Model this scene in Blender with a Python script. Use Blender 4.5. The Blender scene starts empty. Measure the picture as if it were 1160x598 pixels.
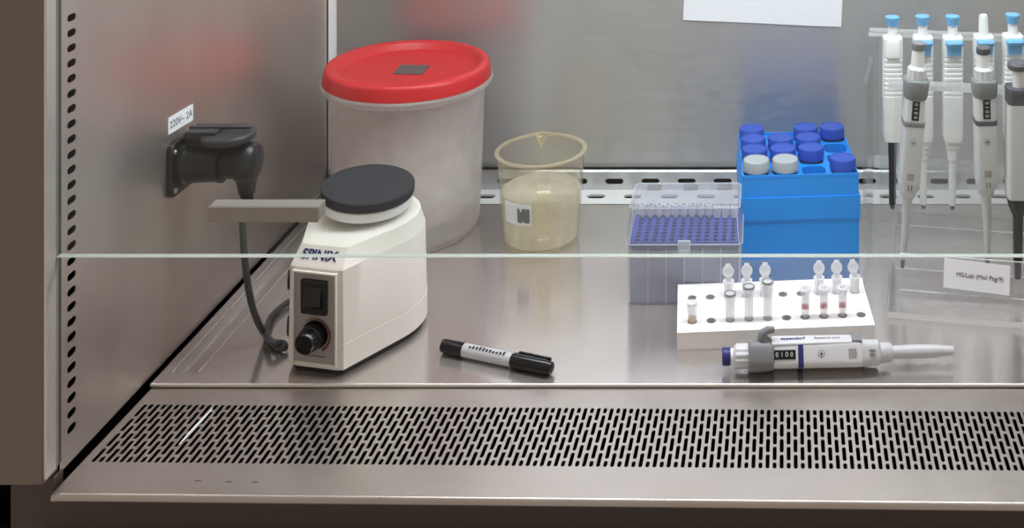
import bpy, bmesh, math, random
from math import pi, sin, cos, radians as R
from mathutils import Vector, Matrix
from mathutils.geometry import tessellate_polygon

random.seed(4)
S = bpy.context.scene
COL = S.collection
F, H, VX, VY = 1270.0, 0.70, 872.0, -320.0      # focal length (px), camera height (m), principal point (px)


def at(u, v, z=0.0):
    """ground-plan position of a photo point known to lie at height z"""
    d = F * (H - z) / (v - VY)
    return Vector(((u - VX) / F * d, d, z))


def ad(u, v, d):
    """position of a photo point known to lie at distance d"""
    return Vector(((u - VX) / F * d, d, H - (v - VY) / F * d))


def lin(c):
    def f(x):
        x /= 255.0
        return x / 12.92 if x <= 0.04045 else ((x + 0.055) / 1.055) ** 2.4
    return (f(c[0]), f(c[1]), f(c[2]), 1.0)


# ------------------------------------------------------------------ materials
def newmat(name):
    m = bpy.data.materials.new(name)
    m.use_nodes = True
    nt = m.node_tree
    for n in list(nt.nodes):
        nt.nodes.remove(n)
    out = nt.nodes.new('ShaderNodeOutputMaterial')
    return m, nt, out


def noise(nt, scale, stretch=(1, 1, 1), detail=4):
    tc = nt.nodes.new('ShaderNodeTexCoord')
    mp = nt.nodes.new('ShaderNodeMapping')
    mp.inputs['Scale'].default_value = stretch
    nz = nt.nodes.new('ShaderNodeTexNoise')
    nz.inputs['Scale'].default_value = scale
    nz.inputs['Detail'].default_value = detail
    nt.links.new(tc.outputs['Object'], mp.inputs['Vector'])
    nt.links.new(mp.outputs['Vector'], nz.inputs['Vector'])
    return nz.outputs['Fac']


def ranged(nt, fac, a, b):
    mr = nt.nodes.new('ShaderNodeMapRange')
    mr.inputs['From Min'].default_value = 0.3
    mr.inputs['From Max'].default_value = 0.7
    mr.inputs['To Min'].default_value = a
    mr.inputs['To Max'].default_value = b
    nt.links.new(fac, mr.inputs['Value'])
    return mr.outputs['Result']


def mixcol(nt, fac, c1, c2):
    mx = nt.nodes.new('ShaderNodeMix')
    mx.data_type = 'RGBA'
    mx.inputs['A'].default_value = c1
    mx.inputs['B'].default_value = c2
    nt.links.new(fac, mx.inputs['Factor'])
    return mx.outputs['Result']


def plastic(name, c, rough=0.45, var=0.06, spec=0.5, bump=0.0, sss=0.0):
    m, nt, out = newmat(name)
    p = nt.nodes.new('ShaderNodeBsdfPrincipled')
    c = lin(c)
    fac = noise(nt, 35)
    lo = tuple(x * (1 - var) for x in c[:3]) + (1,)
    hi = tuple(min(1, x * (1 + var)) for x in c[:3]) + (1,)
    nt.links.new(mixcol(nt, fac, lo, hi), p.inputs['Base Color'])
    nt.links.new(ranged(nt, noise(nt, 60), rough * 0.97, min(1, rough * 1.03)), p.inputs['Roughness'])
    p.inputs['Specular IOR Level'].default_value = spec
    if bump:
        b = nt.nodes.new('ShaderNodeBump')
        b.inputs['Strength'].default_value = bump
        b.inputs['Distance'].default_value = 0.001
        nt.links.new(noise(nt, 500), b.inputs['Height'])
        nt.links.new(b.outputs['Normal'], p.inputs['Normal'])
    nt.links.new(p.outputs['BSDF'], out.inputs['Surface'])
    return m


def steel(name, c, rough, aniso, tangent, metallic=1.0, streak=(1, 1, 1), var=0.05, dirt=None, dirt_amt=0.0):
    m, nt, out = newmat(name)
    p = nt.nodes.new('ShaderNodeBsdfPrincipled')
    c = lin(c)
    fac = noise(nt, 9, streak, 6)
    lo = tuple(x * (1 - var) for x in c[:3]) + (1,)
    hi = tuple(min(1, x * (1 + var)) for x in c[:3]) + (1,)
    col = mixcol(nt, fac, lo, hi)
    if dirt:
        f2 = ranged(nt, noise(nt, 5, (1, 1, 1), 8), 0.0, dirt_amt)
        mx = nt.nodes.new('ShaderNodeMix')
        mx.data_type = 'RGBA'
        nt.links.new(f2, mx.inputs['Factor'])
        nt.links.new(col, mx.inputs['A'])
        mx.inputs['B'].default_value = lin(dirt)
        col = mx.outputs['Result']
    nt.links.new(col, p.inputs['Base Color'])
    p.inputs['Metallic'].default_value = metallic
    nt.links.new(ranged(nt, noise(nt, 14, streak, 5), rough * 0.9, rough * 1.12), p.inputs['Roughness'])
    p.inputs['Anisotropic'].default_value = aniso
    v = nt.nodes.new('ShaderNodeCombineXYZ')
    for i in range(3):
        v.inputs[i].default_value = tangent[i]
    nt.links.new(v.outputs[0], p.inputs['Tangent'])
    nt.links.new(p.outputs['BSDF'], out.inputs['Surface'])
    return m


def clear(name, tint, body=0.1, bodycol=(230, 232, 235), gloss=1.0, rough=0.03, ior=1.45, bump=0.0, var=0.0, trans=0.5):
    """thin clear / frosted plastic or glass: see-through, some milky body, a Fresnel gloss"""
    m, nt, out = newmat(name)
    t = nt.nodes.new('ShaderNodeBsdfTransparent')
    t.inputs['Color'].default_value = lin(tint)
    d = nt.nodes.new('ShaderNodeBsdfDiffuse')
    d.inputs['Color'].default_value = lin(bodycol)
    tr = nt.nodes.new('ShaderNodeBsdfTranslucent')
    tr.inputs['Color'].default_value = lin(bodycol)
    dm = nt.nodes.new('ShaderNodeMixShader')
    dm.inputs[0].default_value = trans
    nt.links.new(d.outputs[0], dm.inputs[1])
    nt.links.new(tr.outputs[0], dm.inputs[2])
    m1 = nt.nodes.new('ShaderNodeMixShader')
    if var:
        nt.links.new(ranged(nt, noise(nt, 28, (1, 1, 1), 6), max(0, body - var), body + var), m1.inputs[0])
    else:
        m1.inputs[0].default_value = body
    nt.links.new(t.outputs[0], m1.inputs[1])
    nt.links.new(dm.outputs[0], m1.inputs[2])
    g = nt.nodes.new('ShaderNodeBsdfGlossy')
    g.inputs['Roughness'].default_value = rough
    lw = nt.nodes.new('ShaderNodeLayerWeight')
    pw = nt.nodes.new('ShaderNodeMath')
    pw.operation = 'POWER'
    pw.inputs[1].default_value = 5.0
    nt.links.new(lw.outputs['Facing'], pw.inputs[0])
    f0 = ((ior - 1) / (ior + 1)) ** 2
    mu = nt.nodes.new('ShaderNodeMath')
    mu.operation = 'MULTIPLY_ADD'
    mu.inputs[1].default_value = (1 - f0) * gloss * 0.6
    mu.inputs[2].default_value = f0 * gloss
    mu.use_clamp = True
    nt.links.new(pw.outputs[0], mu.inputs[0])
    m2 = nt.nodes.new('ShaderNodeMixShader')
    nt.links.new(mu.outputs[0], m2.inputs[0])
    nt.links.new(m1.outputs[0], m2.inputs[1])
    nt.links.new(g.outputs[0], m2.inputs[2])
    if bump:
        b = nt.nodes.new('ShaderNodeBump')
        b.inputs['Strength'].default_value = bump
        b.inputs['Distance'].default_value = 0.004
        nt.links.new(noise(nt, 60), b.inputs['Height'])
        for n in (g, d):
            nt.links.new(b.outputs['Normal'], n.inputs['Normal'])
    nt.links.new(m2.outputs[0], out.inputs['Surface'])
    return m


def lamp_mat(name, c, strength):
    m, nt, out = newmat(name)
    e = nt.nodes.new('ShaderNodeEmission')
    e.inputs['Color'].default_value = lin(c)
    e.inputs['Strength'].default_value = strength
    nt.links.new(e.outputs[0], out.inputs['Surface'])
    return m


M = {}
M['steel_back'] = steel('brushed_steel_back', (200, 201, 204), 0.32, 0.85, (0, 0, 1), 0.88, (3, 1, 20), 0.03)
M['steel_left'] = steel('brushed_steel_left', (214, 204, 196), 0.37, 0.6, (0, 0, 1), 0.88, (1, 1, 1), 0.05, (150, 135, 124), 0.35)
M['steel_tray'] = steel('brushed_steel_tray', (207, 202, 197), 0.19, 0.7, (0, 1, 0), 0.78, (1, 1, 1), 0.03, (172, 162, 154), 0.2)
M['steel_grille'] = steel('steel_grille', (190, 184, 177), 0.36, 0.3, (0, 1, 0), 0.88, (3, 12, 1), 0.04, (140, 122, 106), 0.3)
M['steel_strip'] = steel('steel_pale_strip', (240, 240, 240), 0.5, 0.0, (0, 1, 0), 0.2, (3, 10, 1), 0.03)
M['steel_pillar'] = steel('steel_pillar', (128, 119, 110), 0.45, 0.3, (0, 0, 1), 0.9, (40, 1, 1), 0.06)
M['steel_edge'] = steel('steel_flange', (214, 208, 200), 0.45, 0.2, (0, 0, 1), 0.8, (40, 1, 1), 0.04)
M['apron'] = plastic('apron_brown_paint', (68, 57, 51), 0.5, 0.08)
M['dark'] = plastic('cavity_shade', (7, 7, 7), 0.9, 0.1, 0.05)  # near-black stands in for the shade inside slots and gaps
M['screw'] = steel('screw_steel', (190, 190, 190), 0.3, 0, (1, 0, 0))
M['ceiling'] = plastic('ceiling_white', (205, 205, 205), 0.6)
M['black'] = plastic('black_plastic', (22, 22, 24), 0.42, 0.1)
M['blackgloss'] = plastic('black_gloss_plastic', (15, 15, 17), 0.22, 0.1)
M['plug'] = plastic('charcoal_plastic', (27, 27, 29), 0.36, 0.08)
M['plugdark'] = plastic('dark_socket_plastic', (15, 15, 16), 0.4, 0.08)
M['flap'] = plastic('charcoal_flap', (46, 46, 50), 0.45, 0.06)
M['cable'] = plastic('cable_rubber', (66, 68, 68), 0.4, 0.05)
M['rubber'] = plastic('rubber_pad', (44, 47, 52), 0.75, 0.08, 0.3, 0.25)
M['ivory'] = plastic('ivory_housing', (231, 227, 219), 0.4, 0.02)
M['white'] = plastic('white_plastic', (236, 237, 238), 0.4, 0.02)
M['rackwhite'] = plastic('white_rack_plastic', (243, 242, 240), 0.5, 0.02)
M['hole'] = plastic('rack_hole_shade', (196, 193, 190), 0.7, 0.06)  # rack plastic darkened, shade inside the holes put into the colour
M['panel'] = plastic('grey_panel', (160, 157, 152), 0.5, 0.04)
M['navy'] = plastic('navy_print', (36, 44, 110), 0.4, 0.05)
M['redprint'] = plastic('dark_red_print', (120, 32, 36), 0.5, 0.05)
M['greyprint'] = plastic('grey_print', (112, 112, 114), 0.6, 0.05)
M['darkprint'] = plastic('dark_print', (44, 44, 50), 0.6, 0.05)
M['handle'] = plastic('taupe_handle', (142, 138, 130), 0.5, 0.04)
M['redlid'] = plastic('red_lid', (200, 26, 32), 0.4, 0.04)
M['tape'] = plastic('grey_tape', (86, 74, 72), 0.6, 0.06)
M['paper'] = plastic('white_paper', (240, 242, 248), 0.8, 0.01, 0.2)
M['rackblue'] = plastic('blue_rack_plastic', (6, 152, 250), 0.38, 0.04)
M['capblue'] = plastic('blue_cap', (36, 80, 188), 0.42, 0.04)
M['capwhite'] = plastic('white_cap', (172, 180, 187), 0.45, 0.02)
M['tipblue'] = plastic('blue_tip_tray', (40, 66, 178), 0.45, 0.04)
M['tipshade'] = plastic('blue_tip_hole_shade', (30, 46, 120), 0.6, 0.04)  # darker copy of the tray blue, shade in the holes painted in
M['skyblue'] = plastic('sky_blue_button', (112, 178, 228), 0.42, 0.03)
M['grey'] = plastic('mid_grey_plastic', (128, 130, 134), 0.45, 0.04)
M['slate'] = plastic('slate_plastic', (84, 86, 94), 0.45, 0.04)
M['pwhite'] = plastic('pipette_white', (212, 214, 217), 0.35, 0.02)
M['pgrey'] = plastic('pipette_pale_grey', (200, 202, 205), 0.38, 0.02)
M['pmilk'] = plastic('pipette_milk', (236, 237, 236), 0.4, 0.02)
M['silver'] = plastic('marker_silver', (196, 198, 202), 0.3, 0.04)
M['glass'] = clear('sash_glass', (249, 252, 250), 0.0, gloss=0.75, rough=0.01)
M['glassedge'] = clear('sash_glass_edge', (250, 254, 252), 0.8, (244, 248, 246), gloss=0.5, rough=0.2)
M['gasket'] = plastic('green_grey_gasket', (120, 128, 118), 0.4, 0.05)
M['gasketdark'] = plastic('dark_channel', (70, 68, 62), 0.5, 0.05)
M['bucket'] = clear('bucket_frosted', (254, 253, 252), 0.36, (250, 246, 244), gloss=0.7, rough=0.3, bump=0.1, var=0.05, trans=0.6)
M['bag'] = clear('crumpled_bag', (254, 254, 254), 0.85, (254, 254, 253), gloss=2.5, rough=0.25, bump=0.6, var=0.15)
M['beaker'] = clear('beaker_yellowed', (254, 252, 247), 0.09, (240, 233, 212), gloss=1.3, rough=0.05)
M['beakerhandle'] = clear('beaker_handle', (254, 252, 246), 0.16, (238, 230, 208), gloss=1.6, rough=0.08)
M['beakeredge'] = clear('beaker_rim', (252, 248, 238), 0.38, (240, 230, 204), gloss=1.3, rough=0.08)
M['liquid'] = clear('cloudy_liquid', (254, 254, 251), 0.52, (254, 252, 243), gloss=0.6, rough=0.08, var=0.12)
M['liquidpale'] = clear('floating_pale_lump', (254, 254, 254), 0.7, (240, 236, 216), gloss=0.6, rough=0.15, var=0.1)
M['lidclear'] = clear('tip_box_lid_clear', (254, 254, 255), 0.13, (240, 243, 252), gloss=1.2, rough=0.06)
M['boxclear'] = clear('tip_box_base_clear', (250, 251, 254), 0.42, (226, 230, 240), gloss=1.0, rough=0.12)
M['boxedge'] = clear('tip_box_edge', (254, 254, 254), 0.7, (236, 240, 248), gloss=1.0, rough=0.12)
M['tip'] = plastic('tip_plastic', (244, 246, 250), 0.35, 0.01)
M['tube'] = clear('tube_clear', (254, 254, 254), 0.22, (246, 248, 248), gloss=2.0, rough=0.06)
M['tubemilk'] = clear('tube_milky', (254, 254, 254), 0.7, (250, 251, 252), gloss=1.3, rough=0.12)
M['conical'] = clear('conical_tube_clear', (254, 254, 254), 0.2, (232, 235, 238), gloss=1.0, rough=0.1)
M['red_liq'] = plastic('red_liquid', (214, 96, 104), 0.3, 0.1)
M['amber_liq'] = plastic('amber_liquid', (196, 160, 86), 0.35, 0.12)
M['acrylic'] = clear('acrylic_clear', (254, 254, 254), 0.065, (236, 238, 238), gloss=1.2, rough=0.04)
M['acryledge'] = clear('acrylic_cut_edge', (254, 254, 254), 0.92, (248, 249, 249), gloss=0.6, rough=0.2)  # frosted cut edges, the light they catch is put into the white
M['lamp'] = lamp_mat('lamp_diffuser', (247, 250, 255), 13.8)


# ------------------------------------------------------------------ mesh building
class G:
    def __init__(self):
        self.v, self.f, self.m = [], [], []

    def add(self, verts, faces, mi=0):
        b = len(self.v)
        self.v += [Vector(p) for p in verts]
        for f in faces:
            self.f.append([b + i for i in f])
            self.m.append(mi)
        return self

    def box(self, x0, x1, y0, y1, z0, z1, mi=0, mat=None):
        p = [(x0, y0, z0), (x1, y0, z0), (x1, y1, z0), (x0, y1, z0), (x0, y0, z1), (x1, y0, z1), (x1, y1, z1), (x0, y1, z1)]
        if mat is not None:
            p = [mat @ Vector(q) for q in p]
        return self.add(p, [(3, 2, 1, 0), (4, 5, 6, 7), (0, 1, 5, 4), (1, 2, 6, 5), (2, 3, 7, 6), (3, 0, 4, 7)], mi)

    def rings(self, rings, mi=0, cap0=True, cap1=True):
        """loft through closed rings of equal length"""
        n = len(rings[0])
        vs = [p for r in rings for p in r]
        fs = []
        for k in range(len(rings) - 1):
            for i in range(n):
                j = (i + 1) % n
                fs.append((k * n + i, k * n + j, (k + 1) * n + j, (k + 1) * n + i))
        if cap0:
            fs.append(tuple(range(n - 1, -1, -1)))
        if cap1:
            b = (len(rings) - 1) * n
            fs.append(tuple(range(b, b + n)))
        return self.add(vs, fs, mi)

    def lathe(self, prof, n=40, c=(0, 0, 0), mat=None, mi=0, cap0=True, cap1=True):
        c = Vector(c)
        rs = []
        for r, z in prof:
            ring = []
            for i in range(n):
                a = 2 * pi * i / n
                p = Vector((r * cos(a), r * sin(a), z))
                if mat is not None:
                    p = mat @ p
                ring.append(p + c)
            rs.append(ring)
        return self.rings(rs, mi, cap0, cap1)

    def loft(self, prof, n=36, mi=0, mat=None, cap0=True, cap1=True):
        """superellipse rings (z, hx, hy, power, offset_y)"""
        rs = []
        for z, hx, hy, pw, oy in prof:
            ring = []
            for i in range(n):
                a = 2 * pi * (i + 0.5) / n
                ca, sa = cos(a), sin(a)
                x = hx * math.copysign(abs(ca) ** (2 / pw), ca)
                y = hy * math.copysign(abs(sa) ** (2 / pw), sa) + oy
                p = Vector((x, y, z))
                ring.append(mat @ p if mat is not None else p)
            rs.append(ring)
        return self.rings(rs, mi, cap0, cap1)

    def tube(self, pts, r, n=12, mi=0):
        pts = [Vector(p) for p in pts]
        rs = []
        up = Vector((0.13, 0.31, 0.94))
        for i, p in enumerate(pts):
            t = (pts[min(i + 1, len(pts) - 1)] - pts[max(i - 1, 0)]).normalized()
            a = t.cross(up)
            if a.length < 1e-4:
                a = t.cross(Vector((1, 0, 0)))
            a.normalize()
            b = t.cross(a).normalized()
            rr = r[i] if isinstance(r, (list, tuple)) else r
            rs.append([p + (a * cos(2 * pi * k / n) + b * sin(2 * pi * k / n)) * rr for k in range(n)])
        return self.rings(rs, mi)

    def prism(self, poly, z0, z1, mi=0):
        return self.rings([[(x, y, z0) for x, y in poly], [(x, y, z1) for x, y in poly]], mi)

    def extrude_x(self, prof, x0, x1, mi=0):
        """profile of (y, z), counter-clockwise seen from +X"""
        return self.rings([[(x0, y, z) for y, z in prof], [(x1, y, z) for y, z in prof]], mi)

    def hole_cell(self, rect, hole, depth, fmap, mi=0, wall_mi=None):
        """a rectangular tile with a hole whose walls go down by depth; fmap(u, v, w) -> point, w = height"""
        x0, x1, y0, y1 = rect
        outer = [(x0, y0), (x1, y0), (x1, y1), (x0, y1)]
        tris = tessellate_polygon([[Vector((a, b, 0)) for a, b in outer], [Vector((a, b, 0)) for a, b in hole]])
        allp = outer + list(hole)
        fs = []
        for t in tris:
            (ax, ay), (bx, by), (cx, cy) = (allp[i] for i in t)
            if (bx - ax) * (cy - ay) - (by - ay) * (cx - ax) < 0:
                t = (t[0], t[2], t[1])
            fs.append(tuple(t))
        self.add([fmap(a, b, 0) for a, b in allp], fs, mi)
        n = len(hole)
        self.add([fmap(a, b, 0) for a, b in hole] + [fmap(a, b, -depth) for a, b in hole],
                 [(i, (i + 1) % n, n + (i + 1) % n, n + i) for i in range(n)], mi if wall_mi is None else wall_mi)

    def build(self, name, mats, parent=None, smooth=35, bevel=0.0, seg=2, recalc=True, weld=False):
        me = bpy.data.meshes.new(name)
        me.from_pydata([tuple(p) for p in self.v], [], self.f)
        if not isinstance(mats, (list, tuple)):
            mats = [mats]
        for m in mats:
            me.materials.append(M[m] if isinstance(m, str) else m)
        for p, mi in zip(me.polygons, self.m):
            p.material_index = mi
        bm = bmesh.new()
        bm.from_mesh(me)
        if weld:
            bmesh.ops.remove_doubles(bm, verts=bm.verts, dist=1e-6)
        if recalc:
            bmesh.ops.recalc_face_normals(bm, faces=bm.faces)
        if smooth:
            for f in bm.faces:
                f.smooth = True
            lim = R(smooth)
            for e in bm.edges:
                e.smooth = len(e.link_faces) == 2 and e.calc_face_angle(0) < lim
        bm.to_mesh(me)
        bm.free()
        o = bpy.data.objects.new(name, me)
        COL.objects.link(o)
        if parent is not None:
            o.parent = parent
        if bevel:
            b = o.modifiers.new('bevel', 'BEVEL')
            b.width = bevel
            b.segments = seg
            b.limit_method = 'ANGLE'
            b.angle_limit = R(40)
        return o


def stadium(cx, cy, hw, hl, along='y', n=6):
    """rounded slot: hw half width, hl half length"""
    r = min(hw, hl)
    pts = []
    L = hl - r
    for s in (1, -1):
        for k in range(n + 1):
            a = (0 if s == 1 else pi) + pi * k / n
            x, y = r * cos(a), r * sin(a) + s * L
            pts.append((x, y))
    if along == 'x':
        pts = [(y, -x) for x, y in pts]
    return [(cx + x, cy + y) for x, y in pts]


def circle(cx, cy, r, n=20):
    return [(cx + r * cos(2 * pi * k / n), cy + r * sin(2 * pi * k / n)) for k in range(n)]


def tag(o, label, cat, group=None):
    o['label'] = label
    o['category'] = cat
    if group:
        o['group'] = group
    return o


def thing(name, label, cat, loc=(0, 0, 0), rz=0.0, group=None):
    o = bpy.data.objects.new(name, None)
    o.empty_display_size = 0.02
    COL.objects.link(o)
    o.location = loc
    o.rotation_euler = (0, 0, rz)
    return tag(o, label, cat, group)


def struct(g, name, mats, parent=None, **k):
    o = g.build(name, mats, parent, **k)
    if parent is None:
        o['kind'] = 'structure'
    return o


def copy_tree(o, parent=None):
    c = o.copy()
    COL.objects.link(c)
    if parent is not None:
        c.parent = parent
    for ch in [x for x in COL.objects if x.parent == o]:
        copy_tree(ch, c)
    return c


def text(name, string, size, origin, ux, uy, mat, parent, depth=0.0002, align='LEFT', bold=0.0, shear=0.0):
    """lettering as a mesh lying in the plane origin + ux*x + uy*y"""
    cu = bpy.data.curves.new(name, 'FONT')
    cu.body = string
    cu.size = size
    cu.extrude = depth
    cu.align_x = align
    cu.align_y = 'CENTER'
    cu.offset = bold
    cu.shear = shear
    tmp = bpy.data.objects.new(name, cu)
    COL.objects.link(tmp)
    dg = bpy.context.evaluated_depsgraph_get()
    dg.update()
    me = bpy.data.meshes.new_from_object(tmp.evaluated_get(dg))
    COL.objects.unlink(tmp)
    bpy.data.objects.remove(tmp)
    bpy.data.curves.remove(cu)
    ux, uy = Vector(ux).normalized(), Vector(uy).normalized()
    un = ux.cross(uy)
    o0 = Vector(origin)
    for v in me.vertices:
        x, y, z = v.co
        v.co = o0 + ux * x + uy * y + un * z
    me.materials.clear()
    me.materials.append(M[mat])
    o = bpy.data.objects.new(name, me)
    COL.objects.link(o)
    o.parent = parent
    return o


# ------------------------------------------------------------------ the cabinet
XL, XR, YB = -0.656, 0.60, 1.675
ZC = 0.74

# left wall with its column of pressure slots near the sash
g = G()
fw = lambda a, b, w: (XL + w, a, b)
sy0, sy1, pitch, z0 = 1.0445, 1.0625, 0.01428, 0.0327 - 0.00714
ns = 28
for k in range(ns):
    zc = z0 + pitch * (k + 0.5)
    g.hole_cell((sy0, sy1, z0 + pitch * k, z0 + pitch * (k + 1)), stadium(1.0535, zc, 0.0034, 0.0066, 'x'), 0.001, fw)
zt = z0 + pitch * ns


def wq(y0, y1, a, b):
    g.add([(XL, y0, a), (XL, y1, a), (XL, y1, b), (XL, y0, b)], [(0, 1, 2, 3)])


wq(1.036, sy0, 0.002, ZC)
wq(sy1, 1.66, 0.002, ZC)
wq(sy0, sy1, 0.002, z0)
wq(sy0, sy1, zt, ZC)
struct(g, 'wall_left', 'steel_left', recalc=False, smooth=0)
g = G()
g.box(XL - 0.03, XL - 0.012, 1.03, 1.68, -0.03, ZC)
struct(g, 'wall_left_backing', 'dark')['kind'] = 'structure'

# back wall, and the rounded cove where it meets the left wall
g = G()
g.box(XL - 0.01, XR + 0.01, YB, YB + 0.01, -0.03, ZC)
struct(g, 'wall_back', 'steel_back')
g = G()
cr = 0.009
arc = [(XL + cr - cr * cos(a), YB - cr + cr * sin(a)) for a in [pi / 2 * k / 10 for k in range(11)]]
poly = [(x, y) for x, y in arc]
vs = [(x, y, 0.02) for x, y in poly] + [(x, y, ZC) for x, y in poly]
n = len(poly)
g.add(vs, [(i, i + 1, n + i + 1, n + i) for i in range(n - 1)])
struct(g, 'trim_corner', 'steel_strip', smooth=60)  # lamp highlight on the cove painted in as pale colour
g = G()
g.box(XR, XR + 0.01, 1.03, YB + 0.01, -0.03, ZC)
struct(g, 'wall_right', 'steel_left')
g = G()
g.box(XL - 0.02, XR + 0.02, 1.03, YB + 0.02, ZC, ZC + 0.02)
struct(g, 'ceiling', 'ceiling')
g = G()
g.box(XL - 0.02, XR + 0.02, 0.99, YB + 0.02, -0.075, -0.06)
struct(g, 'floor', 'dark')

# cabinet lamp: a long diffuser under the ceiling
lamp = thing('ceiling_lamp', 'long white fluorescent lamp under the cabinet ceiling', 'lamp', (-0.02, 1.30, ZC))
g = G()
g.box(-0.56, 0.56, -0.09, 0.09, -0.012, -0.001)
g.build('lamp_housing', 'white', lamp, bevel=0.003)
g = G()
g.box(-0.54, 0.54, -0.075, 0.075, -0.018, -0.012)
g.build('diffuser', 'lamp', lamp)

# left pillar with its pale return flange, and the dark channel the sash runs in
g = G()
g.box(-0.90, XL - 0.0005, 1.013, 1.035, 0.006, ZC + 0.2)
struct(g, 'trim_pillar', 'steel_pillar', bevel=0.0015)
g = G()
g.box(XL - 0.0005, XL + 0.002, 1.0132, 1.0275, 0.011, ZC + 0.2)
struct(g, 'trim_flange', 'steel_edge', bevel=0.0006)
g = G()
g.box(XL - 0.0005, XL + 0.0015, 1.0275, 1.0315, 0.012, ZC + 0.2)
struct(g, 'trim_gasket', 'gasket')
g = G()
g.box(XL - 0.0005, XL + 0.0004, 1.0315, 1.0375, 0.012, ZC + 0.2)
struct(g, 'trim_channel', 'gasketdark')

# apron under the front grille with its left section, then a dark sheet as shaded gap
g = G()
g.box(-0.655, 0.75, 1.022, 1.04, -0.4, -0.012)
g.box(-0.695, -0.655, 1.026, 1.04, -0.4, 0.004)
struct(g, 'wall_front_apron', 'apron', bevel=0.001)
g = G()
g.box(-1.0, -0.697, 1.08, 1.10, -0.5, 0.30)
struct(g, 'wall_shadow_gap', 'dark')  # added dark sheet, stands in for the shade beside the apron

# back drain: pale perforated strip, vertical perforated strip, ledge
g = G()
yy0, yy1 = 1.612, 1.662
p = 0.0535
xs = -0.652
k = 0
x_off = ad(675, 223, 1.636).x
i0 = math.floor((xs - x_off) / p)
xa = x_off + i0 * p - p / 2
while xa < XR - 0.02:
    xb = xa + p
    xc = (xa + xb) / 2
    g.hole_cell((max(xa, xs), min(xb, XR), yy0, yy1), stadium(xc, 1.638, 0.0066, 0.0135, 'x'), 0.003, lambda a, b, w: (a, b, 0.0005 + w)) if xa > xs - 0.02 and xc - 0.014 > xs else g.add([(xs, yy0, 0.0005), (xb, yy0, 0.0005), (xb, yy1, 0.0005), (xs, yy1, 0.0005)], [(0, 1, 2, 3)])
    xa = xb
struct(g, 'trim_drain_strip', 'steel_strip', recalc=False, smooth=0)
g = G()
x_off = ad(696, 207, yy1).x
xa = x_off + math.floor((xs - x_off) / p) * p - p / 2
while xa < XR - 0.02:
    xb = xa + p
    xc = (xa + xb) / 2
    rect = (max(xa, xs), min(xb, XR), 0.0008, 0.026)
    if xc - 0.014 > xs:
        g.hole_cell(rect, stadium(xc, 0.0125, 0.0040, 0.0135, 'x'), 0.003, lambda a, b, w: (a, yy1 - w, b))
    else:
        g.add([(rect[0], yy1, rect[2]), (rect[1], yy1, rect[2]), (rect[1], yy1, rect[3]), (rect[0], yy1, rect[3])], [(0, 1, 2, 3)])
    xa = xb
g.add([(xs, yy1, 0.026), (XR, yy1, 0.026), (XR, yy1 + 0.003, 0.0285), (xs, yy1 + 0.003, 0.0285)], [(0, 1, 2, 3)])
g.add([(xs, yy1 + 0.003, 0.0285), (XR, yy1 + 0.003, 0.0285), (XR, YB, 0.0285), (xs, YB, 0.0285)], [(0, 1, 2, 3)])
struct(g, 'trim_drain_riser', ['steel_back'], recalc=False, smooth=0)
g = G()
g.box(xs, XR, yy0 + 0.002, YB - 0.001, -0.05, -0.045)
g.box(xs, XR, yy1 + 0.006, yy1 + 0.010, -0.045, 0.027)
struct(g, 'trim_drain_void', 'dark')

# ------------------------------------------------------------------ work tray
tray = thing('work_tray', 'large flat brushed steel work tray that everything stands on', 'tray', (0, 0, 0))
g = G()
x0, x1, y0, y1 = -0.6505, XR - 0.008, 1.179, 1.611
gx0, gx1, gy0, gy1, gd = -0.639, -0.611, 1.199, 1.596, 0.009
T = 0.0


def q(a, b, c, d):
    g.add([a, b, c, d], [(0, 1, 2, 3)])


q((x0, y0, T), (gx0, y0, T), (gx0, y1, T), (x0, y1, T))
q((gx1, y0, T), (x1, y0, T), (x1, y1, T), (gx1, y1, T))
q((gx0, y0, T), (gx1, y0, T), (gx1, gy0, T), (gx0, gy0, T))
q((gx0, gy1, T), (gx1, gy1, T), (gx1, y1, T), (gx0, y1, T))
ix0, ix1, iy0, iy1 = gx0 + 0.004, gx1 - 0.010, gy0 + 0.002, gy1 - 0.004
q((ix0, iy0, -gd), (ix1, iy0, -gd), (ix1, iy1, -gd), (ix0, iy1, -gd))
q((gx0, gy0, T), (ix0, iy0, -gd), (ix0, iy1, -gd), (gx0, gy1, T))
q((ix1, iy0, -gd), (gx1, gy0, T), (gx1, gy1, T), (ix1, iy1, -gd))
q((gx0, gy0, T), (gx1, gy0, T), (ix1, iy0, -gd), (ix0, iy0, -gd))
q((ix0, iy1, -gd), (ix1, iy1, -gd), (gx1, gy1, T), (gx0, gy1, T))
g.build('sheet', 'steel_tray', tray, smooth=0, recalc=False)
g = G()
rr = 0.0022
prof = [(y0, 0)] + [(y0 - rr * sin(a), -rr + rr * cos(a)) for a in [pi / 2 * k / 6 for k in range(1, 7)]] + [(y0 - rr, -0.0030), (y0, -0.0030)]
g.extrude_x(prof, x0, x1)
g.box(x0 - 0.0015, x0, y0, y1, -0.003, -0.0004)
g.build('rolled_edge', 'steel_edge', tray, smooth=60)

for gx in (gx0, gx1):
    g = G()
    g.tube([(gx, gy0, 0.0), (gx, gy1, 0.0)], 0.0009, 8)
    g.build('groove_lip', 'steel_edge', tray, smooth=60)
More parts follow.
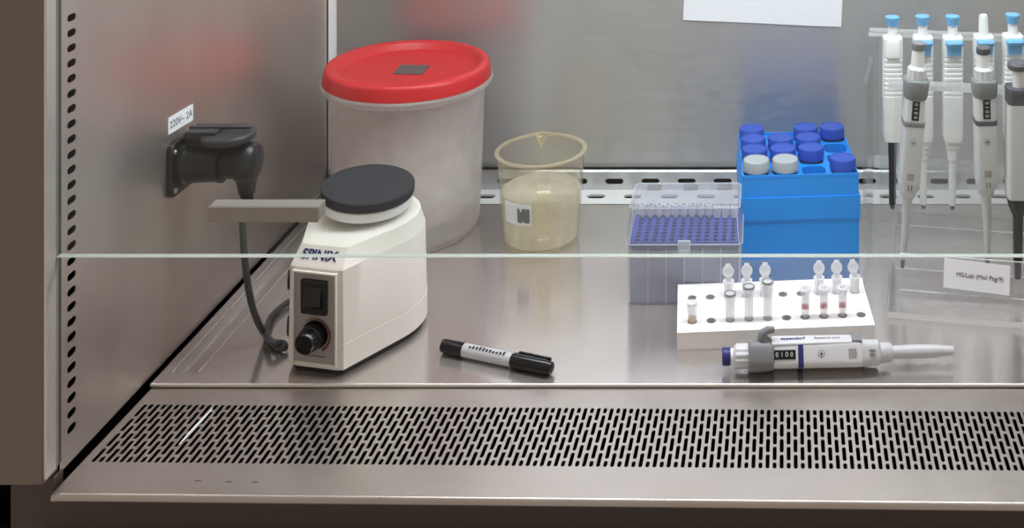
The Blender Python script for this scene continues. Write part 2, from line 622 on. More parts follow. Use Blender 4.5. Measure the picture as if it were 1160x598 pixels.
# ------------------------------------------------------------------ front grille
GX, GY = -0.6510, 1.0148
grille = thing('front_grille', 'slotted steel air grille along the front edge of the cabinet', 'grille', (GX, GY, -0.004), R(-0.8))
g = G()
cp, vp, L, wd = 0.00665, 0.0231, 0.0202, 0.0038
sx0, sy0_, = 0.0065, 0.0440
nrow = 4
sy1_ = sy0_ + nrow * vp
ncol = 182
top = lambda a, b, w: (a, b, w)
for c in range(ncol):
    xa = sx0 + c * cp
    xc = xa + cp / 2
    if c % 2 == 0:
        for r_ in range(nrow):
            ya = sy0_ + r_ * vp
            g.hole_cell((xa, xa + cp, ya, ya + vp), stadium(xc, ya + vp / 2, wd / 2, L / 2, 'y', 4), 0.0007, top)
    else:
        hb = vp / 2
        sh = hb - (vp - L)
        g.hole_cell((xa, xa + cp, sy0_, sy0_ + hb), stadium(xc, sy0_ + (vp - L) / 2 + sh / 2, wd / 2, sh / 2, 'y', 4), 0.0007, top)
        for r_ in range(nrow - 1):
            ya = sy0_ + hb + r_ * vp
            g.hole_cell((xa, xa + cp, ya, ya + vp), stadium(xc, ya + vp / 2, wd / 2, L / 2, 'y', 4), 0.0007, top)
        ya = sy1_ - hb
        g.hole_cell((xa, xa + cp, ya, sy1_), stadium(xc, ya + (vp - L) / 2 + sh / 2, wd / 2, sh / 2, 'y', 4), 0.0007, top)
XE = sx0 + ncol * cp
q((0, 0.004, 0), (XE, 0.004, 0), (XE, sy0_, 0), (0, sy0_, 0))
q((0, sy1_, 0), (XE, sy1_, 0), (XE, 0.174, 0), (0, 0.174, 0))
q((0, sy0_, 0), (sx0, sy0_, 0), (sx0, sy1_, 0), (0, sy1_, 0))
g.build('slotted_plate', 'steel_grille', grille, smooth=0, recalc=False)
g = G()
rl = 0.004
prof = [(0.004, 0)] + [(0.004 - rl * sin(a), -rl + rl * cos(a)) for a in [pi * k / 12 for k in range(1, 13)]] + [(0.010, -2 * rl), (0.010, -0.002)]
g.extrude_x(prof, 0, XE)
g.build('front_lip', 'steel_grille', grille, smooth=60)
for (px, py) in ((225, 538), (260, 539), (290, 539)):
    w = at(px, py)
    g = G()
    g.lathe([(0.0, 0.00015), (0.003, 0.0001), (0.0036, 0.0)], 14, (w.x - GX, w.y - GY - 0.0, 0.0), Matrix.Diagonal((1, 0.2, 1)), cap0=False, cap1=False)
    g.build('stain', 'tape', grille)
g = G()
g.box(-0.80, XR, 1.045, 1.60, -0.058, -0.05)
g.box(-0.695, -0.690, 1.045, 1.60, -0.05, -0.001)
struct(g, 'trim_sump', 'dark')  # widened near-black pan, painted shade seen through the slots

# thin white stick lying on the grille
a_, b_ = at(203, 501), at(240, 461)
st = thing('thin_stick', 'thin white stick lying on the slotted front grille', 'stick', (a_.x, a_.y, -0.002))
g = G()
dv = b_ - a_
g.tube([Vector((0, 0, 0)) + dv * t for t in (0, 0.25, 0.5, 0.75, 1)], [0.0006, 0.0012, 0.0014, 0.0012, 0.0006], 8)
g.build('shaft', 'white', st)

# ------------------------------------------------------------------ sash glass
zg = H - (290 - VY) / F * 1.03
g = G()
g.box(XL + 0.0022, XR + 0.02, 1.028, 1.033, zg + 0.0007, ZC + 0.1)
sash = struct(g, 'window_1', 'glass')
g = G()
g.box(XL + 0.0022, XR + 0.02, 1.0279, 1.0331, zg - 0.0004, zg + 0.0005)
g.build('glass_edge', 'glassedge', sash)
g = G()
hx0, hx1, hy0, hy1, hz0, hz1 = -0.507, -0.407, 1.010, 1.0278, 0.2450, 0.2586
t = 0.0022
g.box(hx0, hx1, hy0, hy0 + t, hz0, hz1)
g.box(hx0, hx1, hy0 + t, hy1, hz1 - t, hz1)
g.box(hx0, hx0 + t, hy0 + t, hy1, hz0 + 0.001, hz1 - t)
g.box(hx1 - t, hx1, hy0 + t, hy1, hz0 + 0.001, hz1 - t)
g.build('pull_handle', 'handle', sash, bevel=0.0008)

# ------------------------------------------------------------------ paper on the back wall
pl = Vector((ad(774, 22, YB).x, YB - 0.0016, ad(774, 22, YB).z))
pp = thing('hanging_paper', 'white paper sheet stuck on the back wall above the blue tube rack', 'paper', pl)
pp.rotation_euler = (0, R(2.6), 0)
g = G()
nx = 12
wv, hv = 0.236, 0.30
rows = []
for j in range(2):
    rows.append([(wv * i / nx, -0.0006 * (1 + sin(i * 0.9)) * (1 - j), hv * j) for i in range(nx + 1)])
vs = rows[0] + rows[1]
g.add(vs, [(i, i + 1, nx + 2 + i, nx + 1 + i) for i in range(nx)])
o = g.build('sheet', 'paper', pp, smooth=60)
s_ = o.modifiers.new('thickness', 'SOLIDIFY')
s_.thickness = 0.0003

# ------------------------------------------------------------------ power socket, plug and cord on the left wall
PZ, PY = 0.205, 1.248
soc = thing('power_socket', 'black round power socket with raised flap lid on left wall', 'socket', (XL, PY, PZ))
MX = Matrix.Rotation(pi / 2, 3, 'Y')            # local z -> +x
g = G()
g.loft([(0, 0.030, 0.030, 7, 0), (0.0045, 0.030, 0.030, 7, 0), (0.006, 0.0285, 0.0285, 7, 0)], 40, mat=MX)
g.build('flange', 'plugdark', soc)
for (dy, dz) in ((-0.023, 0.020), (-0.023, -0.022), (0.023, 0.020), (0.023, -0.022)):
    g = G()
    g.lathe([(0.0032, 0.006), (0.0032, 0.0072), (0.002, 0.0082)], 12, (0, dy, dz), MX)
    g.build('screw', 'screw', soc)
g = G()
g.lathe([(0.0245, 0.005), (0.0245, 0.012), (0.0215, 0.016), (0.0205, 0.045), (0.0215, 0.0455), (0.0215, 0.049), (0.017, 0.049)], 40, (0, 0, 0), MX)
g.box(0.008, 0.030, -0.008, 0.008, 0.018, 0.034)
g.build('barrel', 'plugdark', soc)
g = G()
LR = 0.029
# flap lid: thick disc on a hinge arm, standing out level above the barrel
g.lathe([(0.010, -0.006), (LR - 0.002, -0.006), (LR, -0.004), (LR, 0.001), (LR - 0.002, 0.003), (LR - 0.006, 0.0036), (0.004, 0.0036)], 44, (0.053, 0, 0.031))
g.box(0.012, 0.045, -0.014, 0.014, 0.030, 0.0385)
g.box(0.010, 0.078, -0.0022, 0.0022, 0.0370, 0.0405)
g.build('flap_lid', 'flap', soc, bevel=0.001)

cord = thing('angled_plug', 'black angled plug with grey cable hanging down to the vortex mixer', 'plug', (XL + 0.05, PY, PZ))
g = G()
g.lathe([(0.0165, -0.003), (0.0175, 0.0), (0.0175, 0.016), (0.0205, 0.0165), (0.022, 0.020), (0.022, 0.030), (0.019, 0.0345), (0.012, 0.037), (0.0, 0.0375)], 40, (0, 0, 0), MX, cap1=False)
g.loft([(-0.034, 0.0085, 0.0085, 2, 0), (-0.028, 0.0095, 0.0095, 2, 0), (-0.018, 0.011, 0.012, 2.5, 0), (0.0, 0.012, 0.013, 2.5, 0)], 28, mat=Matrix.Translation((0.024, 0, 0)))
g.build('plug', 'plug', cord)
g = G()
for k in range(3):
    g.lathe([(0.0068, 0), (0.0068, 0.0028), (0.0058, 0.0032), (0.0058, 0.0042)], 16, (0.024, 0, -0.0375 - 0.0042 * k))
g.build('strain_relief', 'black', cord)
O_ = Vector((XL + 0.05, PY, PZ))
key = [O_ + Vector((0.024, 0, -0.040)), ad(275, 240, 1.245), ad(277, 290, 1.245), ad(283, 335, 1.247), ad(291, 362, 1.250),
       at(302, 381, 0.0045), at(311, 390, 0.0045), at(318, 394.5, 0.0045), at(323, 393, 0.0055), at(320, 389, 0.0085), at(309, 388, 0.012), at(303, 382, 0.0115),
       at(302, 372, 0.008), at(308, 358, 0.0055), at(320, 347, 0.005), at(334, 338, 0.006), at(352, 331, 0.010)]


def spline(P, n=8):
    out = []
    for i in range(len(P) - 1):
        p0, p1, p2, p3 = P[max(i - 1, 0)], P[i], P[i + 1], P[min(i + 2, len(P) - 1)]
        for k in range(n):
            t = k / n
            out.append(0.5 * ((2 * p1) + (-p0 + p2) * t + (2 * p0 - 5 * p1 + 4 * p2 - p3) * t * t + (-p0 + 3 * p1 - 3 * p2 + p3) * t ** 3))
    out.append(P[-1])
    return out


g = G()
g.tube([p - O_ for p in spline(key)], 0.0036, 12)
g.build('cable', 'cable', cord, smooth=60)

# rating sticker on the wall above the socket
pa, pb = ad(190, 153, F * 0.656 / (VX - 190)), ad(218, 119, F * 0.656 / (VX - 218))
lab = thing('rating_sticker', 'small white voltage sticker on left wall above the black socket', 'sticker', (XL, pa.y, pa.z))
hL = pb.z - pa.z
dyl = pb.y - pa.y
zr0 = ad(218, 136, pb.y).z - pa.z
g = G()
hh = (ad(190, 134, pa.y).z - pa.z)
g.add([(0.0008, 0, 0), (0.0008, dyl, zr0), (0.0008, dyl, zr0 + hh), (0.0008, 0, hh), (0.0002, 0, 0), (0.0002, dyl, zr0), (0.0002, dyl, zr0 + hh), (0.0002, 0, hh)],
      [(0, 1, 2, 3), (4, 7, 6, 5), (0, 4, 5, 1), (1, 5, 6, 2), (2, 6, 7, 3), (3, 7, 4, 0)])
g.build('backing', 'paper', lab)
uyv = Vector((0, 0, 1))
uxv = Vector((0, dyl, zr0)).normalized()
uyv = Vector((0, -uxv.z, uxv.y))
text('lettering', '220V~ 2A', 0.0115, Vector((0.0010, dyl / 2, zr0 / 2 + hh / 2)), uxv, uyv, 'greyprint', lab, 0.0001, 'CENTER')

# ------------------------------------------------------------------ frosted bucket with red lid
BC = Vector(((462.5 - VX) / F * 1.535, 1.535, 0))
bk = thing('storage_bucket', 'large frosted plastic bucket with red lid in back left corner', 'bucket', BC)
bk.scale = (0.985, 0.985, 1)
g = G()
zf = 0.2075
outer = [(0.0, 0.0), (0.080, 0.0), (0.089, 0.002), (0.0945, 0.007), (0.0965, 0.014), (0.1005, 0.10), (0.1035, zf - 0.008), (0.1130, zf - 0.007), (0.1150, zf - 0.003), (0.1135, zf + 0.001), (0.108, zf + 0.002)]
inner = [(0.1012, zf + 0.002), (0.1012, zf - 0.008), (0.0985, 0.10), (0.0945, 0.015), (0.090, 0.008), (0.080, 0.003), (0.0, 0.003)]
g.lathe(outer + inner, 72, cap0=False, cap1=False)
for v in g.v:
    if v.z > 0.12:
        v.z -= 0.03 * v.x * (v.z - 0.12) / (zf - 0.12)
g.build('body', 'bucket', bk, smooth=60)
g = G()
zl = zf + 0.0022
g.lathe([(0.0, zl + 0.008), (0.090, zl + 0.008), (0.0925, zl + 0.009), (0.0955, zl + 0.0175), (0.0985, zl + 0.0195), (0.1055, zl + 0.0195), (0.1085, zl + 0.018),
         (0.1100, zl + 0.014), (0.1122, zl + 0.002), (0.1125, zl), (0.108, zl), (0.106, zl + 0.004), (0.0, zl + 0.005)], 80, cap0=False, cap1=False)
rl_ = g.build('lid', 'redlid', bk, smooth=50)
rl_.rotation_euler = (0, math.atan(0.03), 0)
rl_.location = (-zl * 0.03, 0, 0)
g = G()
tc = Matrix.Rotation(R(2), 4, 'Z')
g.box(-0.016, 0.024, -0.020, 0.020, zl + 0.0082, zl + 0.0088, mat=tc)
o = g.build('tape_patch', 'tape', rl_)
o['label'] = 'dark grey tape patch'

# crumpled clear bags inside the bucket
bg = thing('crumpled_bag', 'crumpled clear plastic bag inside the red lidded bucket', 'bag', BC + Vector((0.004, -0.004, 0.004)))
bm = bmesh.new()
bmesh.ops.create_icosphere(bm, subdivisions=5, radius=1)
from mathutils import noise as mn
for v in bm.verts:
    n_ = v.co.normalized()
    k_ = 1 + 0.16 * mn.noise(n_ * 3.1) + 0.10 * (1 - abs(mn.noise(n_ * 7.0))) + 0.06 * abs(mn.noise(n_ * 15))
    v.co = Vector((n_.x * 0.073 * k_, n_.y * 0.073 * k_, 0.066 + n_.z * 0.060 * k_))
    v.co.z = max(v.co.z, 0.0005)
me = bpy.data.meshes.new('film')
bm.to_mesh(me)
bm.free()
for p_ in me.polygons:
    p_.use_smooth = False
me.materials.append(M['bag'])
o = bpy.data.objects.new('film', me)
COL.objects.link(o)
o.parent = bg

# ------------------------------------------------------------------ vortex mixer
vo = Vector((-0.4848, 1.1950, 0))
vx = thing('vortex_mixer', 'ivory vortex mixer with black rubber platform at left of the tray', 'mixer', vo, R(-11.5))


def outline(of, inset, rr_, hw=0.0327, cy=0.098):
    hw = hw - inset * 0.7
    r = rr_ - inset
    # tangent from the front corner to the rear circle
    dx, dy = hw, of - cy
    dist = math.hypot(dx, dy)
    base = math.atan2(dy, dx)
    al = math.acos(r / dist)
    a0 = base + al
    pts = []
    nf, nsd, na = 8, 8, 32
    tp = (r * cos(a0), cy + r * sin(a0))
    fr = 0.004
    for k in range(nf):
        t = k / (nf - 1)
        x = -hw + 2 * hw * t
        e = 0.0
        pts.append((x, of + (0.0016 if k in (0, nf - 1) else 0)))
    for k in range(1, nsd + 1):
        t = k / (nsd + 1)
        pts.append((hw + (tp[0] - hw) * t, of + (tp[1] - of) * t + 0.0016 * (1 - t)))
    a1 = pi - a0
    for k in range(na + 1):
        a = a0 + (a1 - a0 + (0 if a1 > a0 else 2 * pi)) * k / na
        pts.append((r * cos(a), cy + r * sin(a)))
    for k in range(nsd, 0, -1):
        t = k / (nsd + 1)
        pts.append((-(hw + (tp[0] - hw) * t), of + (tp[1] - of) * t + 0.0016 * (1 - t)))
    return pts


g = G()
RB = 0.068
lv = [(0.006, 0.0015, 0.0025), (0.0075, 0.0, 0.0), (0.034, 0.0002, 0.0), (0.0342, 0.0004, 0.0011), (0.0355, 0.0004, 0.0011), (0.0358, 0.0004, 0.0004), (0.1120, 0.0012, 0.0022),
      (0.1132, 0.0020, 0.0028), (0.1140, 0.0028, 0.0032), (0.1295, 0.0165, 0.0075), (0.1310, 0.0230, 0.0130), (0.1318, 0.036, 0.025)]
g.rings([[(x, y, z) for x, y in outline(of, ins, RB)] for z, of, ins in lv])
body = g.build('housing', 'ivory', vx, smooth=28)
for (fx, fy) in ((-0.022, 0.014), (0.022, 0.014), (-0.042, 0.115), (0.042, 0.115)):
    g = G()
    g.lathe([(0.009, 0.0), (0.010, 0.001), (0.010, 0.006)], 20, (fx, fy, 0))
    g.build('rubber_foot', 'black', vx)
g = G()
g.rings([[(x, y, z) for x, y in outline(0.005, 0.005, RB)] for z in (0.0012, 0.0062)])
g.build('base_plate', 'black', vx)  # black slab fills the gap as painted shade under the housing
g = G()
g.lathe([(0.030, 0.127), (0.030, 0.1345), (0.026, 0.136), (0.026, 0.143)], 36, (0, 0.098, 0))
g.build('neck', 'plugdark', vx)
TL = Matrix.Translation((0.002, 0.098, 0.1405)) @ Matrix.Rotation(R(4.6), 4, 'Y') @ Matrix.Rotation(R(1.5), 4, 'X')
g = G()
TR = TL.to_3x3()
g.lathe([(0.046, 0.0), (0.0485, 0.001), (0.0493, 0.003), (0.0493, 0.011), (0.048, 0.0125)], 64, TL.translation, TR)
plt = g.build('platform', 'white', vx, smooth=40)
g = G()
g.lathe([(0.0496, 0.0125), (0.0509, 0.0132), (0.0512, 0.0145), (0.0510, 0.0225), (0.0500, 0.0236), (0.0, 0.0240)], 64, TL.translation, TR, cap1=False)
g.build('rubber_pad', 'rubber', plt, smooth=40)
# control panel on the front face
g = G()
g.add([(-0.0240, -0.0007, 0.0125), (0.0240, -0.0007, 0.0125), (0.0240, 0.0006, 0.1070), (-0.0240, 0.0006, 0.1070)], [(0, 1, 2, 3)])
g.add([(-0.0240, 0.002, 0.0125), (0.0240, 0.002, 0.0125), (0.0240, 0.003, 0.1070), (-0.0240, 0.003, 0.1070)], [(3, 2, 1, 0)])
g.add([(-0.0240, -0.0007, 0.0125), (0.0240, -0.0007, 0.0125), (0.0240, 0.002, 0.0125), (-0.0240, 0.002, 0.0125)], [(3, 2, 1, 0)])
pn = g.build('control_panel', 'panel', vx)
g = G()
g.box(-0.0262, -0.0242, -0.0022, 0.002, 0.0105, 0.1092)
g.box(0.0242, 0.0262, -0.0022, 0.002, 0.0105, 0.1092)
g.box(-0.0262, 0.0262, -0.0022, 0.002, 0.1075, 0.1095)
g.build('panel_rim', 'ivory', vx, bevel=0.0005)
g = G()
sz = 0.0830
g.box(-0.0150, 0.0150, -0.0035, 0.001, sz - 0.0180, sz + 0.0180)
sw = g.build('switch', 'black', vx, bevel=0.0006)
g = G()
g.add([(-0.0100, -0.0030, sz - 0.0120), (0.0100, -0.0030, sz - 0.0120), (0.0100, -0.0078, sz - 0.0070), (-0.0100, -0.0078, sz - 0.0070),
       (-0.0100, -0.0040, sz + 0.0120), (0.0100, -0.0040, sz + 0.0120)], [(0, 1, 2, 3), (3, 2, 5, 4), (0, 3, 4), (1, 5, 2)])
g.build('rocker', 'plug', sw, bevel=0.0006)
MY = Matrix.Rotation(pi / 2, 3, 'X')            # local z -> -y
kz = 0.0430
g = G()
g.lathe([(0.0150, -0.001), (0.0150, 0.0018)], 40, (0.0008, 0, kz), MY)
g.build('dial_plate', 'blackgloss', vx)
g = G()
ang = [R(-62) + R(190) * k / 30 for k in range(31)]
for k in range(30):
    aa, bb = ang[k], ang[k + 1]
    w0, w1 = 0.0026 * (1 - k / 40), 0.0026 * (1 - (k + 1) / 40)
    r0 = 0.0165
    pts = []
    for (r_, a) in ((r0, aa), (r0 + w0, aa), (r0 + w1, bb), (r0, bb)):
        pts.append((0.0008 + r_ * cos(a), -0.0014, kz + r_ * sin(a)))
    g.add(pts, [(0, 1, 2, 3)])
o = g.build('dial_scale', 'redprint', vx)
o['label'] = 'dark red speed scale'
g = G()
prof = [(0.0125, 0.001), (0.0135, 0.003), (0.0130, 0.010), (0.0115, 0.011), (0.0112, 0.0195), (0.0100, 0.0218), (0.0, 0.0220)]
g.lathe(prof, 40, (0.0008, 0, kz), MY, cap1=False)
for k in range(16):
    a = 2 * pi * k / 16
    g.box(-0.0007, 0.0007, 0.0108, 0.0118, 0.0115, 0.019, mat=Matrix.Translation((0.0008, 0, kz)) @ MY.to_4x4() @ Matrix.Rotation(a, 4, 'Z'))
g.build('speed_knob', 'blackgloss', vx)
# small print on the panel
for (zc, hw) in ((0.1070, 0.0055), (0.0635, 0.0055), (0.0200, 0.013)):
    g = G()
    for k in range(9):
        x = -hw + 2 * hw * k / 9
        yy = -0.0012 + 0.0013 * (zc - 0.0125) / 0.0915
        g.box(x, x + hw * 0.16, yy, yy + 0.001, zc - 0.0007, zc + 0.0007)
    g.build('small_print', 'greyprint', pn)
c0 = Vector((-0.0045, 0.0098, 0.1218))
text('brand_lettering', 'SPINIX', 0.0140, c0 + Vector((0.0035, -0.0004, 0.0004)), (1, 0, 0), Vector((0, 0.0137, 0.0155)), 'navy', vx, 0.0002, 'CENTER', 0.0004)
# black inlet and fuse on the left flank
for (zz, tt) in ((0.088, 0.16), (0.040, 0.12)):
    g = G()
    p0 = Vector((-0.0327, 0.0016, 0))
    dirv = Vector((-0.5, 0.86, 0))
    nv = Vector((-0.86, -0.5, 0))
    cc = p0 + dirv * tt * 0.12 + Vector((0, 0, zz)) - nv * 0.004
    g.lathe([(0.010, 0), (0.010, 0.006), (0.008, 0.0055)], 20, cc, nv.to_track_quat('Z', 'Y').to_matrix())
    g.build('fuse_holder', 'black', vx)

# ------------------------------------------------------------------ beaker
bc = Vector(((613 - VX) / F * 1.503, 1.503, 0))
bkr = thing('measuring_beaker', 'yellowed clear plastic beaker with handle holding cloudy liquid', 'beaker', bc)
bkr.scale = (1, 1, 1.055)
g = G()
ZT = 0.1147
rb, rt = 0.0505, 0.0575


def br(z):
    return rb + (rt - rb) * z / ZT


n = 64
spout_dir = R(104)


def ring(r, z, sp=0.0):
    out = []
    for i in range(n):
        a = 2 * pi * i / n
        d = (a - spout_dir + pi) % (2 * pi) - pi
        b = sp * math.exp(-(d / 0.17) ** 2)
        out.append(((r + b) * cos(a), (r + b) * sin(a), z))
    return out


rs = [ring(0.001, 0.0005), ring(rb - 0.006, 0.0005), ring(rb - 0.002, 0.0015), ring(rb, 0.006), ring(br(0.04), 0.04), ring(br(0.09), 0.09), ring(br(0.100), 0.100, 0.002), ring(br(0.108), 0.108, 0.003), ring(br(0.113), 0.1125, 0.0055)]
ri = [ring(br(0.113) - 0.0022, 0.1125, 0.0055), ring(br(0.108) - 0.0022, 0.108, 0.003), ring(br(0.1) - 0.0022, 0.1, 0.002), ring(br(0.09) - 0.0022, 0.09), ring(br(0.04) - 0.0022, 0.04), ring(rb - 0.0025, 0.007), ring(0.001, 0.004)]
g.rings(rs + ri, cap0=True, cap1=True)
g.build('vessel', 'beaker', bkr, smooth=60)
g = G()
rim = [ring(br(0.113) - 0.0022, 0.1125, 0.0055), ring(br(0.113) + 0.0004, 0.1125, 0.0055), ring(br(0.113) + 0.0034, 0.1132, 0.0055), ring(br(0.113) + 0.0036, 0.1150, 0.0055), ring(br(0.113) + 0.0012, 0.1160, 0.0055), ring(br(0.113) - 0.0022, 0.1155, 0.0055)]
rim.append(rim[0])
g.rings(rim, cap0=False, cap1=False)
g.build('rim', 'beakeredge', bkr, smooth=60)
g = G()
# handle: flat strap on the near side, slightly right of centre
ha = R(-76)
HM = Matrix.Rotation(ha + pi / 2, 4, 'Z')
pts = [(-0.054, 0.092), (-0.066, 0.0925), (-0.074, 0.090), (-0.0775, 0.084), (-0.0775, 0.040), (-0.075, 0.030), (-0.068, 0.0265), (-0.052, 0.027)]
hw = 0.0085
th = 0.0016
inn = [(-0.054, 0.0885), (-0.066, 0.0887), (-0.0715, 0.0872), (-0.0745, 0.083), (-0.0745, 0.041), (-0.0725, 0.0335), (-0.067, 0.0305), (-0.052, 0.031)]
m_ = len(pts)
vs, fs = [], []
for s in (-hw, hw):
    vs += [HM @ Vector((s, y, z)) for y, z in pts] + [HM @ Vector((s, y, z)) for y, z in inn]
for i in range(m_ - 1):
    fs += [(i, i + 1, 2 * m_ + i + 1, 2 * m_ + i), (m_ + i, 3 * m_ + i, 3 * m_ + i + 1, m_ + i + 1), (i, m_ + i, m_ + i + 1, i + 1), (2 * m_ + i, 2 * m_ + i + 1, 3 * m_ + i + 1, 3 * m_ + i)]
g.add(vs, fs)
g.build('handle', 'beakerhandle', bkr, smooth=50)
g = G()
# pouring spout: a small V channel in the far rim
a0_ = R(101)
rd, td = Vector((cos(a0_), sin(a0_), 0)), Vector((-sin(a0_), cos(a0_), 0))
w0_, w1_ = br(0.092) - 0.0024, br(0.114) - 0.0024
ap = rd * w0_ + Vector((0, 0, 0.094))
L_, R_, T_ = rd * w1_ - td * 0.0085 + Vector((0, 0, 0.1152)), rd * w1_ + td * 0.0085 + Vector((0, 0, 0.1152)), rd * (w1_ + 0.0095) + Vector((0, 0, 0.1158))
off_ = rd * 0.0012
g.add([ap, L_, T_, R_, ap + off_, L_ + off_, T_ + off_, R_ + off_], [(0, 1, 2), (0, 2, 3), (4, 6, 5), (4, 7, 6), (1, 5, 6, 2), (2, 6, 7, 3), (0, 4, 5, 1), (0, 3, 7, 4)])
g.build('spout', 'beakeredge', bkr, smooth=0)
g = G()
zl_ = 0.067
g.rings([ring(0.001, 0.0055), ring(rb - 0.0032, 0.0072), ring(br(0.04) - 0.003, 0.04), ring(br(zl_) - 0.003, zl_ - 0.0005), ring(br(zl_) - 0.005, zl_ + 0.0004), ring(0.001, zl_ + 0.0002)])
g.build('cloudy_liquid', 'liquid', bkr, smooth=60)
g = G()
# white label wrapped on the front left, with a printed mark
for nm, a0, a1, z0_, z1_, off, mt in (('label_sticker', -136, -92, 0.040, 0.066, 0.0006, 'paper'), ('label_mark', -112, -94, 0.0435, 0.0610, 0.0011, 'greyprint')):
    g = G()
    k_ = 12
    lo, hi = [], []
    for i in range(k_ + 1):
        a = R(a0 + (a1 - a0) * i / k_)
        lo.append((cos(a) * (br(z0_) + off), sin(a) * (br(z0_) + off), z0_ + (0.003 if nm == 'label_mark' and i == 6 else 0)))
        hi.append((cos(a) * (br(z1_) + off), sin(a) * (br(z1_) + off), z1_ - (0.004 if nm == 'label_mark' and i in (3, 4) else 0)))
    g.add(lo + hi, [(i, i + 1, k_ + 2 + i, k_ + 1 + i) for i in range(k_)])
    o = g.build(nm, mt, bkr)
    sm = o.modifiers.new('thickness', 'SOLIDIFY')
    sm.thickness = 0.0004
g = G()
for k_ in range(5):
    zz = 0.026 + 0.0125 * k_
    a0, a1 = R(-158), R(-142 if k_ % 2 else -148)
    lo, hi = [], []
    for i in range(5):
        a = a0 + (a1 - a0) * i / 4
        lo.append((cos(a) * (br(zz) + 0.0003), sin(a) * (br(zz) + 0.0003), zz))
        hi.append((cos(a) * (br(zz) + 0.0003), sin(a) * (br(zz) + 0.0003), zz + 0.0011))
    g.add(lo + hi, [(i, i + 1, 6 + i, 5 + i) for i in range(4)])
g.build('graduation_marks', 'greyprint', bkr)

# ------------------------------------------------------------------ tip box
tb0 = at(709, 346)
TW, TD, TZ, TT = 0.139, 0.084, 0.0715, 0.1125
tb = thing('tip_box', 'clear pipette tip box with blue tray and hinged lid', 'box', (tb0.x + TW / 2, tb0.y, 0), R(0.5))
g = G()
hx = TW / 2


def shell(z0, z1, ins0, ins1, d, wall=0.0016, closed='bottom', dy0=0.0, dy1=0.0):
    """open rectangular box with walls: rings outside then inside"""
    def rr_(hw, y0, y1, z, c=0.004):
        return [(-hw + c, y0, z), (hw - c, y0, z), (hw, y0 + c, z), (hw, y1 - c, z), (hw - c, y1, z), (-hw + c, y1, z), (-hw, y1 - c, z), (-hw, y0 + c, z)]
    o0 = rr_(hx - ins0, ins0 + dy0, d - ins0, z0)
    o1 = rr_(hx - ins1, ins1 + dy1, d - ins1, z1)
    i1 = rr_(hx - ins1 - wall, ins1 + dy1 + wall, d - ins1 - wall, z1)
    i0 = rr_(hx - ins0 - wall, ins0 + dy0 + wall, d - ins0 - wall, z0)
    return o0, o1, i1, i0


o0, o1, i1, i0 = shell(0.001, TZ, 0.003, 0.0015, TD)
g.rings([o0, o1, i1, [(x, y, 0.003) for x, y, z in i0]])
g.build('base', 'boxclear', tb, smooth=20)
g = G()
for k in range(7):
    x = -hx + 0.0045 + (TW - 0.009) * k / 6
    g.box(x - 0.0006, x + 0.0006, 0.0012, 0.0022, 0.003, TZ - 0.004)
for x in (-hx + 0.003, hx - 0.003):
    g.box(x - 0.0007, x + 0.0007, 0.0022, 0.004, 0.002, TZ - 0.002)
g.build('base_ribs', 'boxedge', tb)
# blue tray plate with a grid of holes
g = G()
nx_, ny_ = 12, 8
px_, py_ = (TW - 0.014) / nx_, (TD - 0.012) / ny_
for i in range(nx_):
    for j in range(ny_):
        xa, ya = -hx + 0.007 + i * px_, 0.006 + j * py_
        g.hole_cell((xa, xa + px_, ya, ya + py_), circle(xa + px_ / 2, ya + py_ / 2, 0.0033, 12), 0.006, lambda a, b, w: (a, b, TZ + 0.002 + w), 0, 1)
for (a, b, c, d) in ((-hx + 0.0035, hx - 0.0035, 0.0035, 0.006), (-hx + 0.0035, hx - 0.0035, TD - 0.006, TD - 0.0035), (-hx + 0.0035, -hx + 0.007, 0.006, TD - 0.006), (hx - 0.007, hx - 0.0035, 0.006, TD - 0.006)):
    g.box(a, b, c, d, TZ - 0.003, TZ + 0.002)
g.build('tip_tray', ['tipblue', 'tipshade'], tb, smooth=0, recalc=False)
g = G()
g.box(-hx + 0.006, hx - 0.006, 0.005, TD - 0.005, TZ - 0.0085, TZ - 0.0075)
g.build('tray_floor', 'tipshade', tb)
g = G()
o0, o1, i1, i0 = shell(TZ + 0.0006, TT, 0.0002, 0.0035, TD, 0.0014, dy0=-0.0006, dy1=0.004)
top_i = [(x, y, TT - 0.0016) for x, y, z in i1]
g.rings([i0, o0, o1], cap0=False)
g.rings([i0, top_i], cap0=False)
lidp = g.build('lid', 'lidclear', tb, smooth=20)
g = G()
for ringp, dz in ((o0, 0.0006), (o1, -0.0004)):
    m_ = len(ringp)
    pts = [Vector(p) + Vector((0, 0, dz)) for p in ringp]
    g.tube(pts + [pts[0], pts[1]], 0.0007, 6)
for i in (0, 1):
    g.tube([Vector(o0[i]), Vector(o1[i])], 0.0006, 6)
g.build('lid_edge', 'boxedge', lidp)
g = G()
g.box(-0.0075, 0.0075, -0.0045, -0.0006, TZ - 0.008, TZ + 0.007)
g.box(-0.0045, 0.0045, -0.0060, -0.0045, TZ - 0.007, TZ - 0.003)
g.build('latch', 'boxedge', lidp, bevel=0.0008)
for k, x in enumerate((-0.042, 0.004, 0.046)):
    g = G()
    g.box(x - 0.009, x + 0.009, TD - 0.022, TD - 0.008, TT - 0.0013, TT - 0.0003)
    g.build('lid_recess', 'greyprint', lidp)

